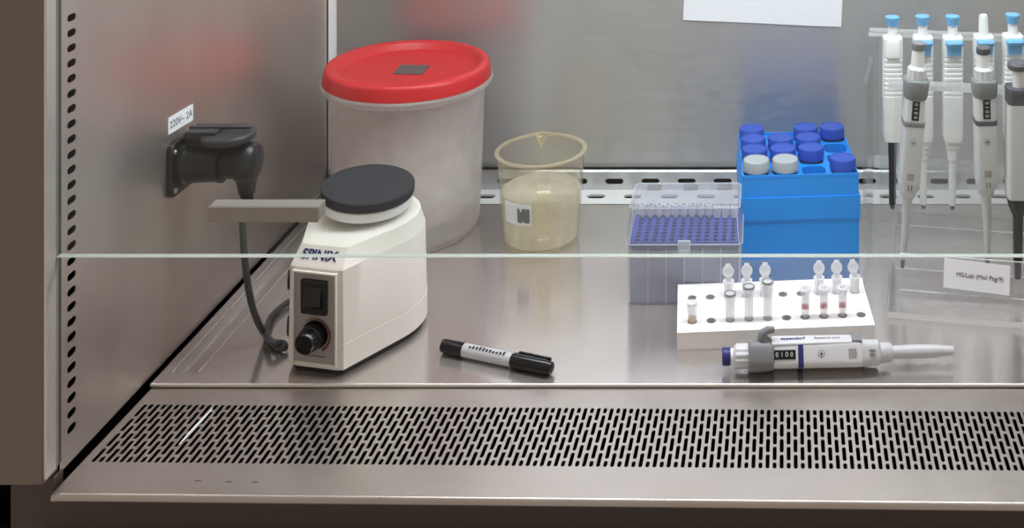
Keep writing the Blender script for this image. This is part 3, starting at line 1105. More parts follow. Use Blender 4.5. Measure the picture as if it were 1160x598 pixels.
ORD = ['leftmost', 'second from the left', 'third from the left', 'fourth from the left', 'fifth from the left', 'sixth from the left',
       'seventh from the left', 'eighth from the left', 'ninth from the left', 'tenth from the left', 'eleventh from the left', 'rightmost']
proto = None
for k in range(12):
    lbl = 'milky pipette tip in back row of the tip box, ' + ORD[k]
    pos = Vector((-hx + 0.007 + (k + 0.5) * px_, 0.006 + (ny_ - 1 - 0 + 0.5) * py_, 0))
    w = tb.location + Matrix.Rotation(R(0.5), 3, 'Z') @ pos
    low = 0.0025 if k >= 9 else 0.0
    if proto is None:
        tp_ = thing('pipette_tip', lbl, 'pipette tip', (w.x, w.y, TZ + 0.002), 0, 'pipette tips in the tip box')
        g = G()
        g.lathe([(0.0016, -0.0040), (0.0024, 0.0005), (0.0026, 0.002), (0.0044, 0.0025), (0.0047, 0.0150), (0.0036, 0.0153), (0.0032, 0.003)], 16, cap1=False)
        g.build('barrel', 'tip', tp_)
        proto = tp_
    else:
        c = copy_tree(proto)
        c.location = (w.x, w.y, TZ + 0.002 - low)
        c['label'] = lbl

# ------------------------------------------------------------------ blue rack and conical tubes
rk0 = Vector((ad(841, 290, 1.448).x, 1.448, 0))
RW, RD, RZ = 0.152, 0.150, 0.1075
rk = thing('tube_rack', 'bright blue square rack holding capped conical tubes', 'rack', rk0, R(4.0))
g = G()


def frame(z0, z1, o, t=0.0022):
    g.rings([[(-o, -o, z0), (RW + o, -o, z0), (RW + o, RD + o, z0), (-o, RD + o, z0)], [(-o, -o, z1), (RW + o, -o, z1), (RW + o, RD + o, z1), (-o, RD + o, z1)],
             [(t, t, z1), (RW - t, t, z1), (RW - t, RD - t, z1), (t, RD - t, z1)], [(t, t, z0), (RW - t, t, z0), (RW - t, RD - t, z0), (t, RD - t, z0)],
             [(-o, -o, z0), (RW + o, -o, z0), (RW + o, RD + o, z0), (-o, RD + o, z0)]], cap0=False, cap1=False)


frame(0.0, 0.047, 0.0)
frame(0.047, 0.0500, 0.0008)
frame(0.0500, 0.079, 0.0014)
frame(0.079, RZ, -0.0004)
pc = RW / 4
for i in range(4):
    for j in range(4):
        xa, ya = i * pc, j * RD / 4
        hpts = [(xa + pc / 2 + a, ya + RD / 8 + b) for a, b in [(0.0158 * math.copysign(abs(cos(t_)) ** 0.55, cos(t_)), 0.0158 * math.copysign(abs(sin(t_)) ** 0.55, sin(t_))) for t_ in [2 * pi * (k + 0.5) / 20 for k in range(20)]]]
        g.hole_cell((xa, xa + pc, ya, ya + RD / 4), hpts, 0.022, lambda a, b, w: (a, b, RZ - 0.0032 + w))
g.box(0.002, RW - 0.002, 0.002, RD - 0.002, 0.0, 0.003)
g.build('rack_body', 'rackblue', rk, smooth=20, recalc=False)

spots = [(0, 0, 'w'), (1, 0, 'w'), (3, 0, 'b'), (0, 1, 'b'), (1, 1, 'b'), (2, 1, 'b'), (0, 2, 'b'), (1, 2, 'b'), (2, 2, 'b'), (0, 3, 'b'), (2, 3, 'b'), (3, 3, 'b')]
rown = ['front', 'second', 'third', 'back']
ordn = {(0, 0): 'left one', (1, 0): 'right one', (3, 0): 'right end'}
for j_ in (1, 2, 3):
    for k_, i_ in enumerate([i for i, j, c in spots if j == j_]):
        ordn[(i_, j_)] = ['leftmost', 'middle', 'rightmost'][k_]
pr = {}
for (i, j, cc) in spots:
    pos = rk0 + Matrix.Rotation(R(4.0), 3, 'Z') @ Vector(((i + 0.5) * pc, (j + 0.5) * RD / 4, 0.0035))
    lbl = ('white' if cc == 'w' else 'blue') + ' capped conical tube in the ' + rown[j] + ' row of the blue rack, ' + ordn[(i, j)]
    if cc in pr:
        t_ = copy_tree(pr[cc])
        t_.location = pos
        t_['label'] = lbl
        t_.rotation_euler = (0, 0, random.uniform(0, 6))
        continue
    t_ = thing('conical_tube', lbl, 'tube', pos, 0, 'capped conical tubes in the blue rack')
    g = G()
    g.lathe([(0.003, 0.0), (0.006, 0.002), (0.0138, 0.018), (0.0142, 0.100), (0.0142, 0.104)], 28)
    g.build('tube_body', 'conical', t_)
    g = G()
    nk = 60
    ring_ = lambda r, z, rib=0.0: [((r + (rib if k % 2 else 0)) * cos(2 * pi * k / nk), (r + (rib if k % 2 else 0)) * sin(2 * pi * k / nk), z) for k in range(nk)]
    g.rings([ring_(0.0155, 0.1045), ring_(0.0170, 0.1045), ring_(0.0172, 0.1050, 0.0003), ring_(0.0170, 0.1165, 0.0003), ring_(0.0163, 0.1182), ring_(0.0146, 0.1184), ring_(0.0142, 0.1178), ring_(0.004, 0.1178)])
    g.build('cap', 'capwhite' if cc == 'w' else 'capblue', t_, smooth=30)
    pr[cc] = t_

# ------------------------------------------------------------------ white microtube rack
a_ = at(767, 397)
MW, MD, MZ = 0.221, 0.094, 0.0205
MR = R(4.2)
mr = thing('microtube_rack', 'low white rack with round holes holding small tubes', 'rack', a_, MR)
g = G()
slope = 0.004
zt_ = lambda y: MZ + slope * y / MD - 0.001
# hole grid: front and back rows of ten
hp = 0.0213
hx0_ = 0.0168
rows_ = [0.021, 0.0685]
bands = [(0.0, 0.0445), (0.0445, 0.086)]
xs_ = [0.0] + [hx0_ - hp / 2 + hp * k for k in range(0, 11)] + [MW]
for (yb0, yb1), yr in zip(bands, rows_):
    for k in range(10):
        xc = hx0_ + hp * k
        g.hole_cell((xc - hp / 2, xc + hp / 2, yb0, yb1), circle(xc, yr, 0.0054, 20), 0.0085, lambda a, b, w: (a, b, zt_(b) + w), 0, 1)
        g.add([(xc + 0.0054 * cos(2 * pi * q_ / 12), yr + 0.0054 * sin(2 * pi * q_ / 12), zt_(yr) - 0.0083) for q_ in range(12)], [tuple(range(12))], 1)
    g.add([(0, yb0, zt_(yb0)), (hx0_ - hp / 2, yb0, zt_(yb0)), (hx0_ - hp / 2, yb1, zt_(yb1)), (0, yb1, zt_(yb1))], [(0, 1, 2, 3)])
    xe = hx0_ + hp * 9.5
    g.add([(xe, yb0, zt_(yb0)), (MW, yb0, zt_(yb0)), (MW, yb1, zt_(yb1)), (xe, yb1, zt_(yb1))], [(0, 1, 2, 3)])
# raised ridge at the back
zr = zt_(0.086) + 0.0025
g.add([(0, 0.086, zt_(0.086)), (MW, 0.086, zt_(0.086)), (MW, 0.088, zr), (0, 0.088, zr)], [(0, 1, 2, 3)])
g.add([(0, 0.088, zr), (MW, 0.088, zr), (MW, MD, zr), (0, MD, zr)], [(0, 1, 2, 3)])
g.add([(0, MD, 0), (0, MD, zr), (MW, MD, zr), (MW, MD, 0)], [(0, 1, 2, 3)])
zf_ = zt_(0)
g.add([(0, 0, 0), (MW, 0, 0), (MW, 0, zf_), (0, 0, zf_)], [(0, 1, 2, 3)])
for x, flip in ((0, True), (MW, False)):
    pts = [(x, 0, 0), (x, MD, 0), (x, MD, zr), (x, 0.088, zr), (x, 0.086, zt_(0.086)), (x, 0, zf_)]
    g.add(pts, [tuple(range(5, -1, -1)) if flip else tuple(range(6))])
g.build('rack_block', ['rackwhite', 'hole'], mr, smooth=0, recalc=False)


def rackpos(col, row, z=0.0035):
    y = rows_[row]
    return a_ + Matrix.Rotation(MR, 3, 'Z') @ Vector((hx0_ + hp * col, y, z))


def microtube_body(k=0.0):
    g = G()
    if k:
        g.lathe([(0.0012, 0.0), (0.0046, 0.004), (0.0050, 0.0065), (0.0052, 0.025), (0.0066, 0.0252), (0.0066, 0.027), (0.0042, 0.027), (0.0042, 0.006), (0.002, 0.002)], 20, cap1=False)
        return g
    g.lathe([(0.0012, 0.0), (0.0024, 0.0006), (0.0044, 0.014), (0.0050, 0.0165), (0.0051, 0.036), (0.0064, 0.0362), (0.0064, 0.038), (0.0042, 0.038), (0.0042, 0.016), (0.002, 0.002)], 20, cap1=False)
    return g


# open-lidded microtubes in the back row
prot = None
places = ['leftmost of the three left ones', 'middle of the three left ones', 'rightmost of the three left ones', 'leftmost of the three right ones', 'middle of the three right ones', 'rightmost of the three right ones']
for k, col in enumerate((2, 3, 4, 7, 8, 9)):
    lbl = 'open lidded microtube in back row of white rack, ' + places[k]
    pos = rackpos(col, 1, 0.0140)
    rz = MR + random.uniform(-0.15, 0.15)
    if prot is None:
        t_ = thing('microtube', lbl, 'tube', pos, rz, 'open microtubes in the white rack')
        microtube_body(1).build('tube_body', 'tubemilk', t_)
        g = G()
        LM = Matrix.Translation((0, 0.0060, 0.0268)) @ Matrix.Rotation(R(66), 4, 'X')
        LM3 = LM.to_3x3()
        g.lathe([(0.0035, -0.0035), (0.0045, -0.003), (0.0047, 0.0), (0.0066, 0.0), (0.0069, 0.0018), (0.0064, 0.0030), (0.003, 0.0030), (0.003, 0.0018)], 24, LM @ Vector((0, 0.0070, 0)), LM3)
        g.box(-0.0042, 0.0042, -0.003, 0.003, 0.0002, 0.0022, mat=LM)
        g.box(-0.003, 0.003, 0.0125, 0.0155, 0.0, 0.0018, mat=LM)
        ld = g.build('lid', 'tubemilk', t_, smooth=40)
        g = G()
        for x in (-0.0018, 0.0, 0.0016):
            g.box(x - 0.0004, x + 0.0004, 0.0050, 0.0080, -0.0040, -0.0035, mat=LM)
        g.build('pen_mark', 'greyprint', ld)
        prot = t_
    else:
        t_ = copy_tree(prot)
        t_.location = pos
        t_.rotation_euler = (0, 0, rz)
        t_['label'] = lbl
# taller clear screw tubes with dark rings, front row
prot = None
for k, col in enumerate((2, 3, 4)):
    lbl = 'clear dark ringed vial in front row of white rack, ' + ['left one, shortest', 'middle one', 'right one, tallest'][k]
    hgt = (0.0375, 0.0445, 0.0495)[k]
    t_ = thing('ringed_vial', lbl, 'vial', rackpos(col, 0, 0.0128), MR, 'dark ringed vials in the white rack')
    g = G()
    g.lathe([(0.0030, 0.0), (0.0046, 0.001), (0.0051, 0.004), (0.0053, hgt - 0.009), (0.0066, hgt - 0.0085), (0.0067, hgt - 0.001), (0.0047, hgt - 0.001), (0.0044, 0.004), (0.001, 0.002)], 24, cap1=False)
    g.build('vial_body', 'tube', t_)
    g = G()
    g.lathe([(0.0067, hgt - 0.0012), (0.0069, hgt - 0.0004), (0.0067, hgt + 0.0005), (0.0050, hgt + 0.0006), (0.0048, hgt - 0.0010)], 28, cap0=False, cap1=False)
    c_ = g.build('ring_cap', 'grey', t_)
    g = G()
    g.lathe([(0.0049, hgt - 0.0010), (0.0049, hgt + 0.0002)], 24)
    g.build('cap_top', 'tubemilk', c_)
# closed microtubes with red liquid, front row
prot = None
for k, col in enumerate((6, 7, 8)):
    lbl = 'clear microtube with red liquid in white rack, ' + ['left one', 'middle one', 'right one'][k]
    pos = rackpos(col, 0, 0.0130)
    if prot is None:
        t_ = thing('red_microtube', lbl, 'tube', pos, MR, 'red liquid microtubes in the white rack')
        microtube_body().build('tube_body', 'tube', t_)
        g = G()
        g.lathe([(0.0036, 0.0172), (0.0041, 0.0180), (0.0041, 0.0206), (0.0034, 0.0210)], 20)
        g.build('red_liquid', 'red_liq', t_)
        g = G()
        g.lathe([(0.0045, 0.0375), (0.0066, 0.0381), (0.0067, 0.0396), (0.0060, 0.0402), (0.0044, 0.0402), (0.0044, 0.0396)], 24)
        g.box(-0.002, 0.002, 0.005, 0.0095, 0.0375, 0.0388)
        cp_ = g.build('lid', 'tubemilk', t_)
        g = G()
        for x in (-0.002, 0.0006):
            g.box(x, x + 0.0008, -0.002, 0.002, 0.0396, 0.0399)
        g.build('pen_mark', 'greyprint', cp_)
        prot = t_
    else:
        t_ = copy_tree(prot)
        t_.location = pos
        t_['label'] = lbl
# amber tube at the left end
t_ = thing('amber_vial', 'small clear vial with amber liquid at left end of white rack', 'vial', rackpos(0, 0, 0.0128), MR)
g = G()
g.lathe([(0.0030, 0.0), (0.0046, 0.001), (0.0050, 0.004), (0.0052, 0.0195), (0.0060, 0.020), (0.0060, 0.0275), (0.0042, 0.0275), (0.0042, 0.004), (0.001, 0.002)], 24, cap1=False)
g.build('vial_body', 'tube', t_)
g = G()
g.lathe([(0.0030, 0.0045), (0.0041, 0.006), (0.0041, 0.0125), (0.0035, 0.013)], 20)
g.build('amber_liquid', 'amber_liq', t_)
g = G()
g.lathe([(0.0042, 0.0272), (0.0062, 0.0276), (0.0062, 0.0292), (0.0050, 0.0297)], 24)
g.build('cap', 'tubemilk', t_)

# ------------------------------------------------------------------ marker pen
ma, mb = at(501, 391.5, 0.0075), at(626, 417, 0.0080)
ax = (mb - ma)
Lm = ax.length
mk = thing('marker_pen', 'black and silver marker pen lying on the tray near the mixer', 'marker', (ma.x, ma.y, 0))
mk.rotation_euler = (0, 0, math.atan2(ax.y, ax.x))
MM = Matrix.Rotation(pi / 2, 3, 'Y')


def mkz(p, zc, nm, mt, nn=28):
    g = G()
    g.lathe(p, nn, (0, 0, zc), MM)
    return g.build(nm, mt, mk)


mkz([(0.0045, 0.0), (0.0066, 0.001), (0.0070, 0.004), (0.0072, 0.028)], 0.0078, 'end_cap', 'blackgloss')
bd = mkz([(0.0068, 0.0275), (0.0069, 0.029), (0.0069, 0.086), (0.0068, 0.088)], 0.0078, 'barrel', 'silver')
mkz([(0.0064, 0.0875), (0.0064, 0.0905)], 0.0078, 'collar', 'black')
cpm = mkz([(0.0070, 0.0900), (0.0077, 0.0905), (0.0077, 0.126), (0.0072, Lm - 0.006), (0.0058, Lm - 0.001), (0.004, Lm)], 0.0078, 'cap', 'blackgloss')
g = G()
g.box(0.094, Lm - 0.004, 0.0030, 0.0055, 0.0125, 0.0162)
g.build('clip', 'blackgloss', cpm, bevel=0.0008)
g = G()
for k in range(11):
    x0_ = 0.036 + 0.0042 * k
    a0, a1 = R(128), R(random.choice((88, 98, 106)))
    for (u0, u1) in ((0.0, 0.0028),):
        pts = []
        for a in (a0, (a0 + a1) / 2, a1):
            pts.append((x0_ + u0, 0.0071 * cos(a), 0.0078 + 0.0071 * sin(a)))
        for a in (a1, (a0 + a1) / 2, a0):
            pts.append((x0_ + u1, 0.0071 * cos(a), 0.0078 + 0.0071 * sin(a)))
        g.add(pts, [(0, 1, 4, 5), (1, 2, 3, 4)])
g.build('printed_lettering', 'darkprint', bd)


# ------------------------------------------------------------------ pipettes
def adjustable_pipette(root, Z, band, cap, thick=1.0, hook=(0, 1)):
    """display pipette along local z from the nozzle up; front faces local -y.
    Z: tip, cone, sleeve, body, collar, knob, stem, top heights"""
    z_tip, z_cone, z_slv, z_body, z_col, z_knob, z_stem, z_top = Z
    g = G()
    t1 = 0.0030 * thick ** 1.5
    g.loft([(0, t1, t1, 2, 0), (z_tip * 0.9, t1 * 1.2, t1 * 1.2, 2, 0), (z_tip, t1 * 1.2, t1 * 1.2, 2, 0)], 20)
    g.build('nozzle', band[1], root)
    g = G()
    t2, t3 = 0.0046 * thick, 0.0052 * thick
    g.loft([(z_tip, t2, t2, 2, 0), (z_tip + 0.03, t3, t3, 2, 0), (z_cone - 0.003, 0.0062, 0.0062, 2, 0), (z_cone, 0.0066, 0.0066, 2, 0)], 24)
    g.build('shaft', 'pgrey', root)
    g = G()
    zm = z_cone + (z_slv - z_cone) * 0.45
    g.loft([(z_cone - 0.001, 0.0082, 0.0082, 2, 0), (z_cone + 0.001, 0.0095, 0.0095, 2, 0), (zm - 0.003, 0.0098, 0.0100, 2.2, 0), (zm, 0.0122, 0.0130, 3, 0), (z_slv - 0.002, 0.0130, 0.0142, 3.6, 0), (z_slv + 0.002, 0.0126, 0.0138, 4, 0)], 32)
    sl = g.build('ejector_sleeve', 'pgrey', root)
    g = G()
    for sx in (-0.002, 0.002):
        g.box(sx - 0.0006, sx + 0.0006, -0.0148, -0.0136, zm + 0.004, zm + 0.010)
    g.build('sleeve_mark', 'greyprint', sl)
    g = G()
    g.loft([(z_slv, 0.0128, 0.0140, 5, 0), (z_slv + 0.004, 0.0134, 0.0146, 5, 0), (z_body - 0.01, 0.0128, 0.0146, 4.5, 0), (z_body + 0.004, 0.0125, 0.0140, 4.5, 0)], 40)
    # ejector spine along the side
    hv = Vector((hook[0], hook[1], 0)).normalized()
    sv = Vector((-hv.y, hv.x, 0))
    bmat = Matrix(((sv.x, hv.x, 0, 0), (sv.y, hv.y, 0, 0), (0, 0, 1, 0), (0, 0, 0, 1)))
    bd_ = g.build('body', 'pwhite', root)
    g = G()
    g.loft([(z_slv + 0.002, 0.0060, 0.0020, 4, 0.0142), (z_slv + 0.006, 0.0070, 0.0030, 4, 0.0142), (z_body - 0.006, 0.0080, 0.0034, 4, 0.0142), (z_body, 0.0080, 0.0034, 4, 0.0142)], 24, mat=bmat)
    ej = g.build('ejector_spine', 'pwhite', root)
    g = G()
    g.loft([(z_slv - 0.0005, 0.0066, 0.0036, 4, 0.0148), (z_slv + 0.010, 0.0068, 0.0042, 4, 0.0148)], 24, mat=bmat)
    g.build('spine_clip', 'grey', ej)
    # display
    zd = z_slv + (z_body - z_slv) * 0.86
    dl = 0.0115
    g = G()
    g.box(-0.0045, 0.0045, -0.0154, -0.0130, zd - dl, zd + dl)
    ds = g.build('display', 'blackgloss', root, bevel=0.0005)
    for k, chv in enumerate('0100'):
        text('digit', chv, 0.0062, Vector((0.0, -0.0156, zd + dl - 0.0032 - 0.0052 * k)), (0, 0, -1), (1, 0, 0), 'pgrey', ds, 0.0001, 'CENTER')
    zb = zd - dl - 0.0055
    g = G()
    g.loft([(zb - 0.0028, 0.0135, 0.0149, 5, 0), (zb - 0.0022, 0.0137, 0.0151, 5, 0), (zb + 0.0022, 0.0137, 0.0151, 5, 0), (zb + 0.0028, 0.0135, 0.0149, 5, 0)], 40)
    g.build('colour_band', band[0], root)
    zk = zb - 0.022
    g = G()
    g.lathe([(0.0012, 0.0001), (0.0012, 0.0008)], 12, (0, -0.0149, zk), MY)
    n_ = 20
    for k in range(n_):
        a0, a1 = 2 * pi * k / n_, 2 * pi * (k + 1) / n_
        g.add([(0.0030 * cos(a0), -0.0151, zk + 0.0030 * sin(a0)), (0.0030 * cos(a1), -0.0151, zk + 0.0030 * sin(a1)), (0.0034 * cos(a1), -0.0151, zk + 0.0034 * sin(a1)), (0.0034 * cos(a0), -0.0151, zk + 0.0034 * sin(a0))], [(0, 1, 2, 3)])
    g.build('dot_symbol', 'darkprint', bd_)
    g = G()
    for i in range(3):
        for j in range(3):
            g.box(-0.0042 + i * 0.003, -0.0018 + i * 0.003, -0.0151, -0.0140, z_slv + 0.0060 + j * 0.0030, z_slv + 0.0084 + j * 0.0030)
    g.build('code_print', 'panel', bd_)
    # collar with finger hook
    g = G()
    g.loft([(z_body - 0.003, 0.0120, 0.0140, 4, 0), (z_body - 0.001, 0.0140, 0.0158, 3, 0), (z_body + 0.005, 0.0152, 0.0168, 3, 0), (z_col - 0.0035, 0.0156, 0.0172, 3, 0), (z_col - 0.0008, 0.0150, 0.0166, 3, 0), (z_col, 0.0138, 0.0150, 3, 0)], 36)
    hk = [(0.010, z_body + 0.004, 0.008), (0.018, z_body + 0.010, 0.0062), (0.024, z_body + 0.010, 0.005), (0.0275, z_body + 0.004, 0.0042), (0.0280, z_body - 0.003, 0.0030)]
    if thick > 1:      # the hook shows on the lying pipette only; on the stand it hides behind the collar
        g.tube([hv * r_ + Vector((0, 0, z_)) for r_, z_, w_ in hk], [w_ for r_, z_, w_ in hk], 14)
    g.build('finger_collar', 'grey', root, smooth=50)
    g = G()
    nk = 48
    rg = lambda r, z, rib=0.0: [((r + (rib if (k % 4) < 2 else 0)) * cos(2 * pi * k / nk), (r + (rib if (k % 4) < 2 else 0)) * sin(2 * pi * k / nk), z) for k in range(nk)]
    g.rings([rg(0.0105, z_col - 0.001), rg(0.0112, z_col, 0.0009), rg(0.0112, z_knob - 0.003, 0.0009), rg(0.0090, z_knob)])
    g.build('volume_knob', 'pwhite', root, smooth=25)
    g = G()
    g.loft([(z_knob - 0.001, 0.0080, 0.0080, 2, 0), (z_stem, 0.0078, 0.0078, 2, 0)], 28)
    g.build('plunger_stem', 'white', root)
    g = G()
    g.loft([(z_stem, 0.0082, 0.0082, 2, 0), (z_stem + 0.001, 0.0088, 0.0088, 2, 0), (z_top - 0.001, 0.0088, 0.0088, 2, 0), (z_top, 0.0080, 0.0080, 2, 0)], 28)
    g.build('plunger_button', cap, root)


# lying pipette in front of the white rack
pt = at(1080, 397, 0.0165)
pe = at(818, 404, 0.0165)
axz = (pe - pt).normalized()
ey = Vector((0, 0.86, -0.51))
ey = (ey - axz * ey.dot(axz)).normalized()
ex = ey.cross(axz)
lp = thing('pipette', 'white pipette with navy band lying on the tray before the white rack', 'pipette', pt)
lp.rotation_euler = Matrix((ex, ey, axz)).transposed().to_euler()
LL = (pe - pt).length
hk_dir = Matrix((ex, ey, axz)) @ Vector((0, -0.02, 1.0))
adjustable_pipette(lp, (0.0145, 0.068, 0.1005, 0.1965, 0.2215, LL - 0.012, LL - 0.009, LL), ('navy', 'pgrey'), 'navy', thick=1.32, hook=(hk_dir.x, hk_dir.y))
hvv = Vector((hk_dir.x, hk_dir.y, 0)).normalized()
svv = Vector((0, 0, -1)).cross(hvv) * -1
oo = hvv * 0.0178
upv = hvv.cross(Vector((0, 0, -1)))
text('brand_lettering', 'eppendorf', 0.0062, oo + Vector((0, 0, 0.1870)), (0, 0, -1), upv, 'navy', lp, 0.0001, 'LEFT', 0.00015)
text('model_lettering', 'Research plus', 0.0050, oo + Vector((0, 0, 0.1510)), (0, 0, -1), upv, 'greyprint', lp, 0.0001, 'LEFT')

# pipette stand: clear acrylic
SR = R(-9)
s0 = at(1005, 360)
sd = thing('pipette_stand', 'clear acrylic stand holding upright pipettes at the right', 'stand', s0, SR)


def sheet(nm, x0, x1, y0, y1, z0, z1, tilt=None, mats=('acrylic', 'acryledge'), big='z'):
    """acrylic sheet: polished faces across axis `big`, bright cut edges elsewhere"""
    g = G()
    g.box(x0, x1, y0, y1, z0, z1)
    ax_ = {'x': (3, 5), 'y': (2, 4), 'z': (0, 1)}[big]
    g.m = [0 if k in ax_ else 1 for k in range(6)]
    if tilt:
        piv, ang_ = tilt
        mt = Matrix.Translation(piv) @ Matrix.Rotation(ang_, 4, 'X') @ Matrix.Translation(-Vector(piv))
        g.v = [mt @ v for v in g.v]
    return g.build(nm, list(mats), sd)


SWD = 0.34
sheet('base_plate', 0, SWD, 0, 0.285, 0.0003, 0.0075)
fp = sheet('front_plate', 0.012, SWD, 0.050, 0.054, 0.0080, 0.0500, ((0, 0.050, 0.0080), R(-7)), big='y')
sheet('middle_upright', 0.004, SWD, 0.103, 0.108, 0.0078, 0.236, big='y')
sheet('front_shelf', -0.004, SWD, 0.0935, 0.112, 0.2365, 0.2425)
sheet('rear_upright', -0.022, SWD, 0.224, 0.229, 0.0078, 0.268, big='y')
sheet('rear_shelf', -0.036, SWD, 0.2085, 0.232, 0.2685, 0.2735)
sheet('rear_rail', -0.030, SWD, 0.2295, 0.2485, 0.082, 0.092)
sheet('side_panel', -0.036, -0.031, 0.108, 0.224, 0.0078, 0.2365, mats=('acrylic', 'acrylic'), big='x')
g = G()
# label stuck on the front plate
lw, lh = 0.078, 0.0335
lx0 = 0.0640
LMt = Matrix.Translation((lx0, 0.0493, 0.0120)) @ Matrix.Rotation(R(-7), 4, 'X') @ Matrix.Rotation(R(2.5), 4, 'Y')
g.box(0, lw, -0.0008, -0.0002, 0.004, lh + 0.004, mat=LMt)
lb = g.build('label_card', 'paper', sd)
lo3 = LMt.to_3x3()
text('card_lettering', 'MS/Lab (Mol Psg/9)', 0.0072, LMt @ Vector((lw / 2 + 0.004, -0.0010, lh / 2 + 0.004)), lo3 @ Vector((1, 0, 0)), lo3 @ Vector((0, 0, 1)), 'darkprint', lb, 0.0001, 'CENTER')


def simple_pipette(root, shaft_mat, button_mat, finger, ribs=True, tip_mat='slate'):
    """plain white piston pipette, nozzle at local z = 0, front towards -y"""
    g = G()
    g.loft([(0, 0.0026, 0.0026, 2, 0), (0.006, 0.0036, 0.0036, 2, 0)], 16)
    g.build('nozzle', tip_mat, root)
    g = G()
    if shaft_mat == 'black':
        g.loft([(0.006, 0.0046, 0.0046, 2, 0), (0.055, 0.0050, 0.0050, 2, 0), (0.092, 0.0062, 0.0062, 2, 0), (0.100, 0.0090, 0.0080, 3, 0)], 24)
    else:
        g.loft([(0.006, 0.0044, 0.0044, 2, 0), (0.066, 0.0054, 0.0054, 2, 0), (0.067, 0.0068, 0.0068, 2, 0), (0.074, 0.0070, 0.0070, 2, 0), (0.075, 0.0078, 0.0078, 2, 0), (0.082, 0.0080, 0.0080, 2, 0), (0.083, 0.0094, 0.0090, 3, 0), (0.094, 0.0105, 0.0095, 4, 0)], 24)
    g.build('shaft', shaft_mat, root)
    g = G()
    pf = [(0.092, 0.0112, 0.0110, 6, 0), (0.098, 0.0128, 0.0115, 6, 0)]
    if ribs:
        z = 0.098
        pf.append((0.150, 0.0130, 0.0118, 6, 0))
        z = 0.152
        while z < 0.206:
            pf += [(z, 0.0130, 0.0118, 6, 0), (z + 0.0008, 0.0125, 0.0113, 6, 0), (z + 0.0022, 0.0125, 0.0113, 6, 0), (z + 0.003, 0.0130, 0.0118, 6, 0)]
            z += 0.0062
    pf += [(0.212, 0.0130, 0.0118, 6, 0), (0.228, 0.0130, 0.0118, 5, 0), (0.230, 0.0120, 0.0108, 5, 0)]
    g.loft(pf, 40)
    g.build('body', 'pmilk', root, smooth=25)
    g = G()
    if finger:
        g.loft([(0.2080, 0.0092, 0.0040, 5, -0.0130), (0.2180, 0.0096, 0.0046, 5, -0.0135), (0.2215, 0.0112, 0.0068, 3, -0.0150), (0.2245, 0.0118, 0.0072, 3, -0.0155), (0.2270, 0.0104, 0.0062, 3, -0.0150)], 28)
        g.build('ejector_button', 'skyblue', root)
    else:
        g.loft([(0.205, 0.0090, 0.0050, 5, -0.0095), (0.226, 0.0090, 0.0054, 5, -0.0100), (0.229, 0.0080, 0.0044, 5, -0.0095)], 28)
        g.build('ejector_button', 'white', root)
    g = G()
    if button_mat == 'skyblue':
        g.loft([(0.229, 0.0062, 0.0062, 2, 0), (0.2445, 0.0062, 0.0062, 2, 0)], 24)
        g.build('plunger_stem', 'white', root)
        g = G()
        g.loft([(0.2445, 0.0076, 0.0076, 2, 0), (0.2500, 0.0082, 0.0082, 2, 0), (0.2535, 0.0098, 0.0098, 2, 0), (0.2560, 0.0096, 0.0096, 2, 0), (0.2565, 0.0080, 0.0080, 2, 0)], 28)
        g.build('plunger_button', 'skyblue', root)
    else:
        g.loft([(0.229, 0.0066, 0.0066, 2, 0), (0.252, 0.0060, 0.0060, 2, 0), (0.2560, 0.0050, 0.0050, 2, 0), (0.257, 0.0036, 0.0036, 2, 0)], 24)
        g.build('plunger_stem', 'white', root)


def place_up(name, label, cat, u, vtip, vtop_u, d, group):
    p = ad(u, vtip, d)
    o = thing(name, label, cat, p, 0, group)
    lean = (vtop_u - u) / F * d
    o.rotation_euler = (0, math.atan2(lean, 0.26), 0)
    return o


dn = lambda u: 1.497 - 0.158 * ((u - VX) / F * 1.49 - 0.165)
GRP = 'upright pipettes on the acrylic stand'
rear = [(1011, 236, 1011, 'black', 'skyblue', False, 'white pipette with black shaft at the left end of the acrylic stand'),
        (1046, 236, 1045, 'pmilk', 'skyblue', True, 'white pipette with blue buttons behind the leaning grey collared pipette'),
        (1079, 237, 1079, 'pmilk', 'skyblue', True, 'white pipette with blue buttons in the middle of the rear row, unobstructed'),
        (1115, 237, 1114, 'pmilk', 'white', True, 'white pipette with tall white plunger and blue ejector in rear row'),
        (1148, 237, 1147, 'pmilk', 'skyblue', True, 'white pipette with blue buttons behind the black buttoned pipette')]
for (u, vt, ut, sh, bt, fg, lbl) in rear:
    o = place_up('pipette', lbl, 'pipette', u, vt, ut, dn(u), GRP)
    simple_pipette(o, sh, bt, fg)
ZF = (0.011, 0.088, 0.107, 0.212, 0.233, 0.248, 0.268, 0.277)
o = place_up('pipette', 'leaning pipette with grey collar and grey plunger button on acrylic stand', 'pipette', 1022, 303, 1040, 1.375, GRP)
adjustable_pipette(o, ZF, ('grey', 'slate'), 'grey', thick=0.82)
o = place_up('pipette', 'upright pipette with grey collar and dark plunger button on acrylic stand', 'pipette', 1119, 301, 1114, 1.362, GRP)
adjustable_pipette(o, (0.011, 0.088, 0.107, 0.209, 0.228, 0.242, 0.258, 0.266), ('slate', 'slate'), 'slate', thick=0.82)
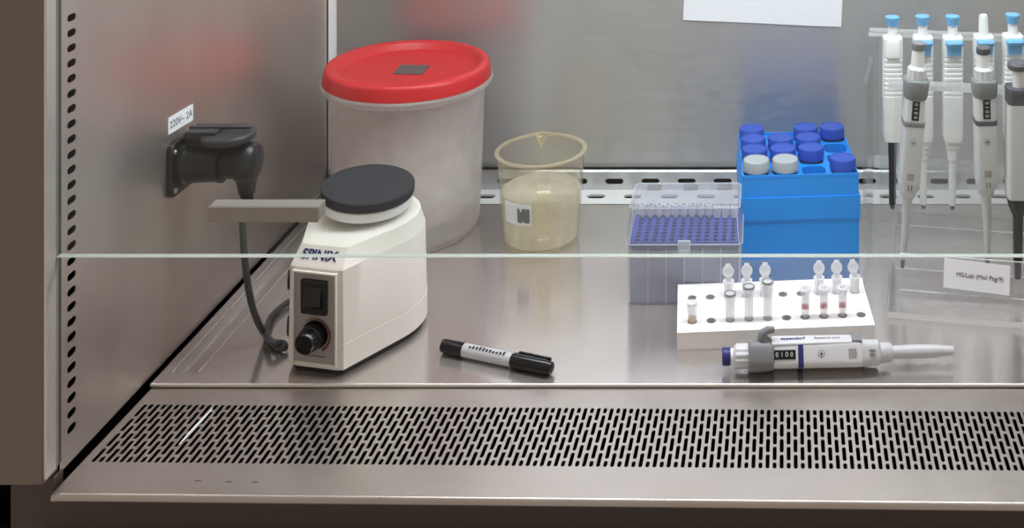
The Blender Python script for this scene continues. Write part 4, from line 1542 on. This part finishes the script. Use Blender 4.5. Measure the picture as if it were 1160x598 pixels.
# white pipette with black shaft and button at the right edge
o = place_up('pipette', 'white bodied pipette with black shaft and dark button at right edge', 'pipette', 1153, 315, 1154, 1.350, GRP)
g = G()
g.loft([(0, 0.0040, 0.0040, 2, 0), (0.018, 0.0042, 0.0042, 2, 0), (0.020, 0.0055, 0.0055, 2, 0), (0.075, 0.0064, 0.0064, 2, 0), (0.080, 0.0085, 0.0085, 2, 0), (0.088, 0.0120, 0.0110, 2.5, 0), (0.100, 0.0135, 0.0130, 4, 0)], 28)
g.build('shaft', 'black', o)
g = G()
g.loft([(0.099, 0.0140, 0.0140, 6, 0), (0.103, 0.0148, 0.0145, 6, 0), (0.208, 0.0150, 0.0148, 6, 0), (0.214, 0.0148, 0.0145, 6, 0)], 36)
g.build('body', 'pwhite', o)
g = G()
g.loft([(0.2125, 0.0150, 0.0148, 6, 0), (0.224, 0.0150, 0.0148, 5, 0), (0.2275, 0.0158, 0.0160, 4, 0), (0.231, 0.0150, 0.0150, 4, 0)], 36)
g.build('finger_collar', 'slate', o)
g = G()
g.loft([(0.230, 0.0075, 0.0075, 2, 0), (0.252, 0.0075, 0.0075, 2, 0)], 28)
g.build('plunger_stem', 'white', o)
g = G()
g.loft([(0.252, 0.0125, 0.0125, 2, 0), (0.2535, 0.0135, 0.0135, 2, 0), (0.258, 0.0135, 0.0135, 2, 0), (0.261, 0.0110, 0.0110, 2, 0)], 32)
g.build('plunger_button', 'slate', o)

# ------------------------------------------------------------------ light, camera, view
w = bpy.data.worlds.new('room')
S.world = w
w.use_nodes = True
bgn = w.node_tree.nodes['Background']
bgn.inputs['Color'].default_value = lin((208, 194, 184))
bgn.inputs['Strength'].default_value = 0.72

cam = bpy.data.cameras.new('camera')
cam.sensor_width = 36
cam.lens = 36 * F / 1160
cam.shift_x = (580 - VX) / 1160
cam.shift_y = -(299 - VY) / 1160
cam.clip_start = 0.05
co = bpy.data.objects.new('camera', cam)
COL.objects.link(co)
co.location = (0, 0, H)
co.rotation_euler = (pi / 2, 0, 0)
S.camera = co

S.view_settings.view_transform = 'Standard'
S.view_settings.look = 'None'
S.view_settings.gamma = 1
S.view_settings.use_curve_mapping = False
S.view_settings.exposure = 0.0
S.cycles.transparent_max_bounces = 40
S.cycles.max_bounces = 14
S.cycles.use_denoising = True
